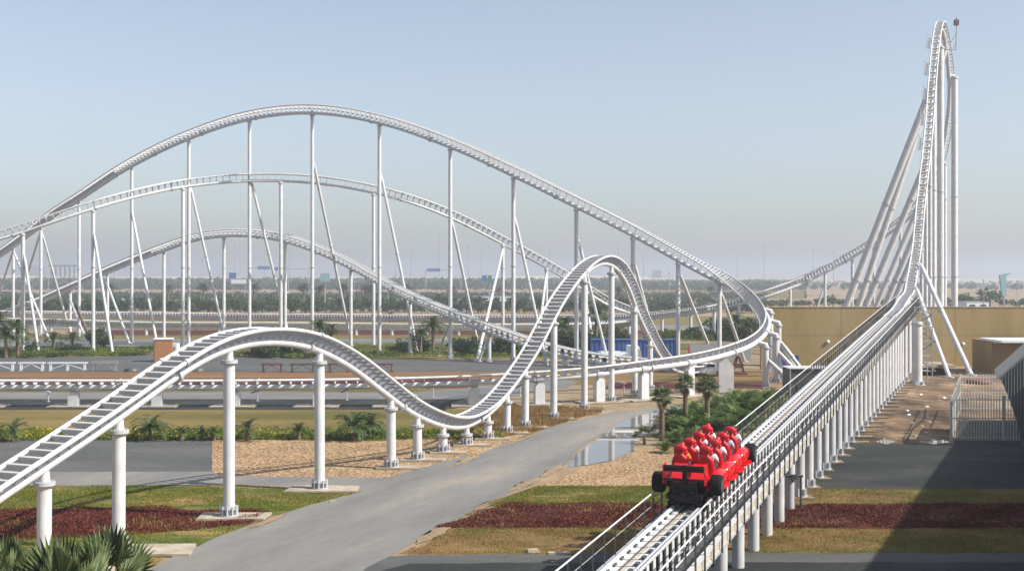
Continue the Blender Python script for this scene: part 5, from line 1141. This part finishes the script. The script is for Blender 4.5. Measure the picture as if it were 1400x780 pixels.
# tall date palms between
pv, pf = feather_mesh(26, 2.6, 5.2, ll=.8, lw=.07, pitch=(-10, 70), nl=12, droop=1.0); pcm = rawmesh_m('crown', pv, pf, 'treefar'); ptm = trunk_mesh(5.2, .3, .24); ptm.materials.append(M['trunk'])
for px, fy, ty in ((278, 416, 391), (347, 416, 392), (415, 417, 392), (437, 418, 394), (470, 416, 392), (500, 416, 394), (508, 418, 393), (553, 417, 393), (617, 416, 395), (682, 414, 396), (868, 414, 396), (972, 410, 394), (560, 412, 395), (230, 415, 393), (150, 414, 392), (1340, 414, 398), (845, 420, 396)):
    g = G(px, fy); h = (fy - ty) * g.y / F; t = plant('tall_date_palm', g, 'tall date palm rising above the distant tree row', 'palm', 'tall palms behind the far track', sc_=h / 5.6); link('crown', pcm, None, t); link('trunk', ptm, None, t)
# wood beyond, one mass
def wood(name, x0, x1, y0, y1, n, h, d=1.0):
    P2 = []; 
    V = []; Fx = []; off = 0
    for k in range(n):
        py = random.uniform(y0, y1); px = random.uniform(x0, x1); g = G(px, py); s_ = h * random.uniform(.6, 1.25); m_ = 34; c = np.array([g.x, g.y, s_ * .5]); dd = rnd_dirs(m_); C = c + dd * np.array([s_ * .75, s_ * .6, s_ * .5]) * rng.uniform(.5, 1, m_)[:, None]
        C[:, 2] = np.maximum(C[:, 2], .3); v, f = leaves(C, s_ * .26, .6); V.append(v); Fx.append(f + off); off += len(v)
    o = link(name, rawmesh_m(name, np.concatenate(V), np.concatenate(Fx), 'treefar'), None); tag(o, kind='stuff')
wood('distant_wood', -60, 1100, 384.2, 396.5, 3800, 6.0); wood('distant_wood', -60, 860, 387, 394, 2000, 8.0); wood('distant_wood', 860, 1100, 387.5, 397, 420, 4.2); wood('distant_wood', 1050, 1430, 386, 396, 260, 4.5)
# low scrub behind the tracks
wood('scrub', -60, 1050, 403, 410, 1500, 2.2); wood('scrub', -60, 1050, 411, 427, 1500, 1.5)
# lamp posts and masts
def mast(px, by, ty, label, group, r=.14, head=0):
    g = G(px, by); h = H - (ty - HZ) * g.y / F; t = empty('light_mast' if head == 2 else 'street_lamp', g, label=label, cat='lamp post', group=group); m = MB(); m.cyl(g, g + Vector((0, 0, h)), r, 6, r2=r * .6); m.build('pole', M['fascia'], t)
    m = MB()
    if head == 1: m.bar(g + Vector((0, 0, h)), g + Vector((2.2, 0, h + .25)), .2, .14)
    elif head == 2:
        for z in (0, -6): m.lathe(g + Vector((0, 0, h + z)), [(1.2, -.4), (4.6, .0), (4.4, .45), (1, .5)], 14)
    else: m.ball(g + Vector((0, 0, h)), r * 2.2, 8, 5)
    m.build('lamp_head', M['fascia'], t)
mast(175, 384, 327, 'tall floodlight mast with two round platforms on the horizon', None, .55, 2)
for i, (px, by, ty, hd) in enumerate(((66, 398, 352, 0), (112, 396, 345, 0), (232, 393, 341, 0), (277, 395, 355, 0), (321, 392, 333, 0), (396, 393, 330, 0), (362, 392, 343, 0), (476, 400, 366, 0), (484, 424, 385, 0), (444, 425, 396, 0), (531, 421, 398, 0), (541, 392, 338, 0), (562, 392, 345, 0), (600, 392, 320, 0), (630, 398, 378, 0), (640, 392, 335, 0), (658, 391, 340, 0), (725, 420, 388, 0), (752, 392, 345, 0), (845, 391, 332, 0), (880, 392, 350, 0), (915, 400, 372, 0), (1008, 391, 345, 1), (1045, 391, 335, 0), (1112, 391, 340, 0), (1345, 424, 383, 0), (1062, 418, 390, 0), (1391, 424, 384, 0), (1140, 392, 345, 0), (20, 394, 350, 0), (45, 415, 386, 1), (1200, 391, 350, 0))):
    mast(px, by, ty, 'thin pale lamp post standing on the plain beyond the tracks', 'lamp posts on the plain', .05 * G(px, by).y / 160, hd)
# signs
def sign(x0, x1, y0, y1, Yd, mt, label, group=None, legs=(.5,), name='road_sign', tilt=0):
    a, b = PD(x0, y0, Yd), PD(x1, y1, Yd); c = (a + b) / 2; t = empty(name, (c.x, Yd, 0), label=label, cat='sign', group=group); m = MB(); m.box(c, (b.x - a.x, .3, a.z - b.z)); m.build('board', M[mt], t)
    m = MB(); bw = (b.x - a.x) * .04
    m.box((c.x, Yd + .05, a.z + bw), (b.x - a.x + 2 * bw, .4, bw * 2)); m.box((c.x, Yd + .05, b.z - bw), (b.x - a.x + 2 * bw, .4, bw * 2)); m.build('frame', M['fascia'], t)
    for k in legs: x_ = a.x + (b.x - a.x) * k; m = MB(); m.cyl((x_, Yd + .25, 0), (x_, Yd + .25, b.z + .2), max(.12, Yd * .0003), 6); m.build('pole', M['fascia'], t)
    return t
sign(313, 323, 373, 380, 600, 'sign_blue', 'small blue road sign above a long white board'); sign(316, 336.5, 382, 387, 560, 'sign_white', 'long white board with a blue sign above it', legs=(.1, .9))
sign(438, 451, 374.5, 384, 430, 'sign_teal', 'pale teal square billboard on one pole'); sign(659, 666, 376.5, 384.5, 520, 'sign_blue', 'blue half of the twin road sign near the tall columns'); sign(667, 672.5, 376.5, 384.5, 520, 'sign_green', 'green half of the twin road sign near the tall columns')
def gantry(x0, x1, sx0, sx1, y, Yd, label):
    a, b = PD(x0, y, Yd), PD(x1, y, Yd); t = empty('sign_gantry', (a.x, Yd, 0), label=label, cat='gantry'); m = MB(); m.bar(a, b, .5, .5); m.build('beam', M['fascia'], t)
    for p in (a, b): m = MB(); m.cyl((p.x, p.y, 0), p, .3, 6); m.build('post', M['fascia'], t)
    p, q = PD(sx0, y - 2.4, Yd - .5), PD(sx1, y + 2.2, Yd - .5); m = MB(); m.box((p + q) / 2, (q.x - p.x, .3, p.z - q.z)); m.build('sign_panel', M['sign_blue'], t)
gantry(340, 384, 352, 369, 366, 900, 'road gantry with a long blue sign, left of the tallest column'); gantry(582, 618, 584, 602, 369, 950, 'road gantry with a blue sign seen between the middle columns'); gantry(394, 422, 374, 380, 367.5, 900, 'thin road gantry with a small blue sign at one end')
# pale blue wave-shaped sculpture sign at the right
Yd = 330; t = empty('wave_sculpture', PD(1373, 424, Yd), label='tall pale blue wave-shaped sign on a pole at the far right', cat='sign'); t.location.z = 0
q = [(1367, 376), (1371, 374.5), (1381, 373), (1381, 374.3), (1376, 377), (1375.5, 385), (1376, 398), (1374.5, 406), (1371, 405), (1369, 392)]
m = MB(); m.prism([PD(a, b, Yd) for a, b in q], (0, .8, 0)); m.build('wave_panel', M['sign_teal'], t, fix=True); m = MB(); a = PD(1373, 405, Yd); m.cyl((a.x, Yd + .4, 0), a + Vector((0, .4, .3)), .25, 8); m.build('pole', M['fascia'], t)
# buildings on the plain
def bld(x0, x1, yt, by, label, group=None, mt='soffit', depth=14, rows=1):
    g0, g1 = G(x0, by), G(x1, by); h = (by - yt) * g0.y / F; t = empty('distant_building', ((g0.x + g1.x) / 2, g0.y, 0), label=label, cat='building', group=group); L = g1.x - g0.x
    m = MB(); m.box((0, depth / 2, h / 2), (L, depth, h)); m.build('wall', M[mt], t, local=True); m = MB(); m.box((0, depth / 2, h + h * .03), (L * 1.02, depth * 1.02, h * .06)); m.build('roof', M['fascia'], t, local=True)
    n = max(2, min(12, int(L / 5)))
    for r_ in range(rows):
        for k in range(n): m = MB(); m.box((-L / 2 + L * (k + .5) / n, -.05, h * (r_ + .55) / rows), (L / n * .5, .15, h / rows * .35)); m.build('window', M['glass'], t, local=True)
    return t
bld(893, 904, 370, 385, 'dark distant block standing alone on the hazy horizon', None, 'cladding', 20, 3); bld(920, 1020, 383, 386.2, 'long low pale building on the far sand, right of the tall columns', None, 'soffit'); bld(1024, 1060, 384, 386.4, 'shorter low pale building on the far sand near the tower track', None, 'soffit')
bld(1322, 1352, 413, 424, 'small white house behind the tan wall at the right', None, 'sign_white', 9); bld(1395, 1412, 384, 390, 'pale shed on the far sand at the right edge', None, 'soffit'); bld(1329, 1352, 390, 394, 'grey shed in the far scrub above the white house', None, 'fascia')
bld(655, 705, 405, 412, 'low white flat building behind the row of trees', None, 'sign_white', 8); bld(163, 176, 408, 412, 'low white hut behind the trees at the left', None, 'sign_white', 6); bld(646, 656, 405, 412, 'small dark hut beside the low white building', None, 'cladding', 6)
bld(140, 160, 370.5, 380, 'pale block on the horizon near the floodlight mast', None, 'soffit', 20, 2); bld(40, 62, 363, 376.9 + 6, 'wide grey block on the hazy horizon at the far left', None, 'cladding', 30, 3)
# skyline blocks almost lost in haze
for k in range(26):
    px = random.uniform(-10, 1400); by = 380.2; w_ = random.uniform(5, 16); bld(px, px + w_, 378 - random.uniform(1.5, 6), by, 'faint distant block on the hazy skyline', 'blocks on the hazy skyline', 'cladding', 60, 2)
# arched roof pavilion
g0 = G(95, 384.5); t = empty('arched_pavilion', (g0.x, g0.y, 0), label='pale arched-roof pavilion in the trees at the far left', cat='building'); L = 11 * g0.y / F; h = 6.5 * g0.y / F
m = MB(); pr_ = [(-L, 4 + 0)] + [(L * math.cos(math.pi * (1 - k / 12)), 4 + h * math.sin(math.pi * k / 12) * .8) for k in range(13)]; m.prism([(x_, 0, z_ + 6) for x_, z_ in pr_[1:]], (0, 30, 0)); m.build('roof', M['soffit'], t, local=True, fix=True); m = MB(); m.box((0, 15, 5), (L * 1.9, 28, 10)); m.build('wall', M['fascia'], t, local=True)
# overpass
a, b = PD(68, 363, 1500), PD(106, 363, 1500); t = empty('overpass', (a.x, a.y, 0), label='long thin bridge deck on posts in the haze at the left', cat='bridge'); m = MB(); m.bar(a, b, 8, 1.8); m.build('deck', M['cladding'], t)
for k in range(6): p = a.lerp(b, (k + .3) / 6); m = MB(); m.cyl((p.x, p.y, 0), p, .8, 8); m.build('pillar', M['cladding'], t)
# parked vehicles far off
for i, (px, py, mt, lb) in enumerate(((392, 403.5, 'sign_white', 'far white car on the pale road'), (405, 403.5, 'fascia', 'far grey car on the pale road beside a white one'), (383, 403.8, 'sign_white', 'first white car from the left on the distant pale road'), (58, 403, 'sign_white', 'white car on the distant road at the far left'), (886, 396, 'sign_white', 'white van far off between the tall columns'))):
    saloon(G(px, py), R(90), lb, mt, 4.6, True)
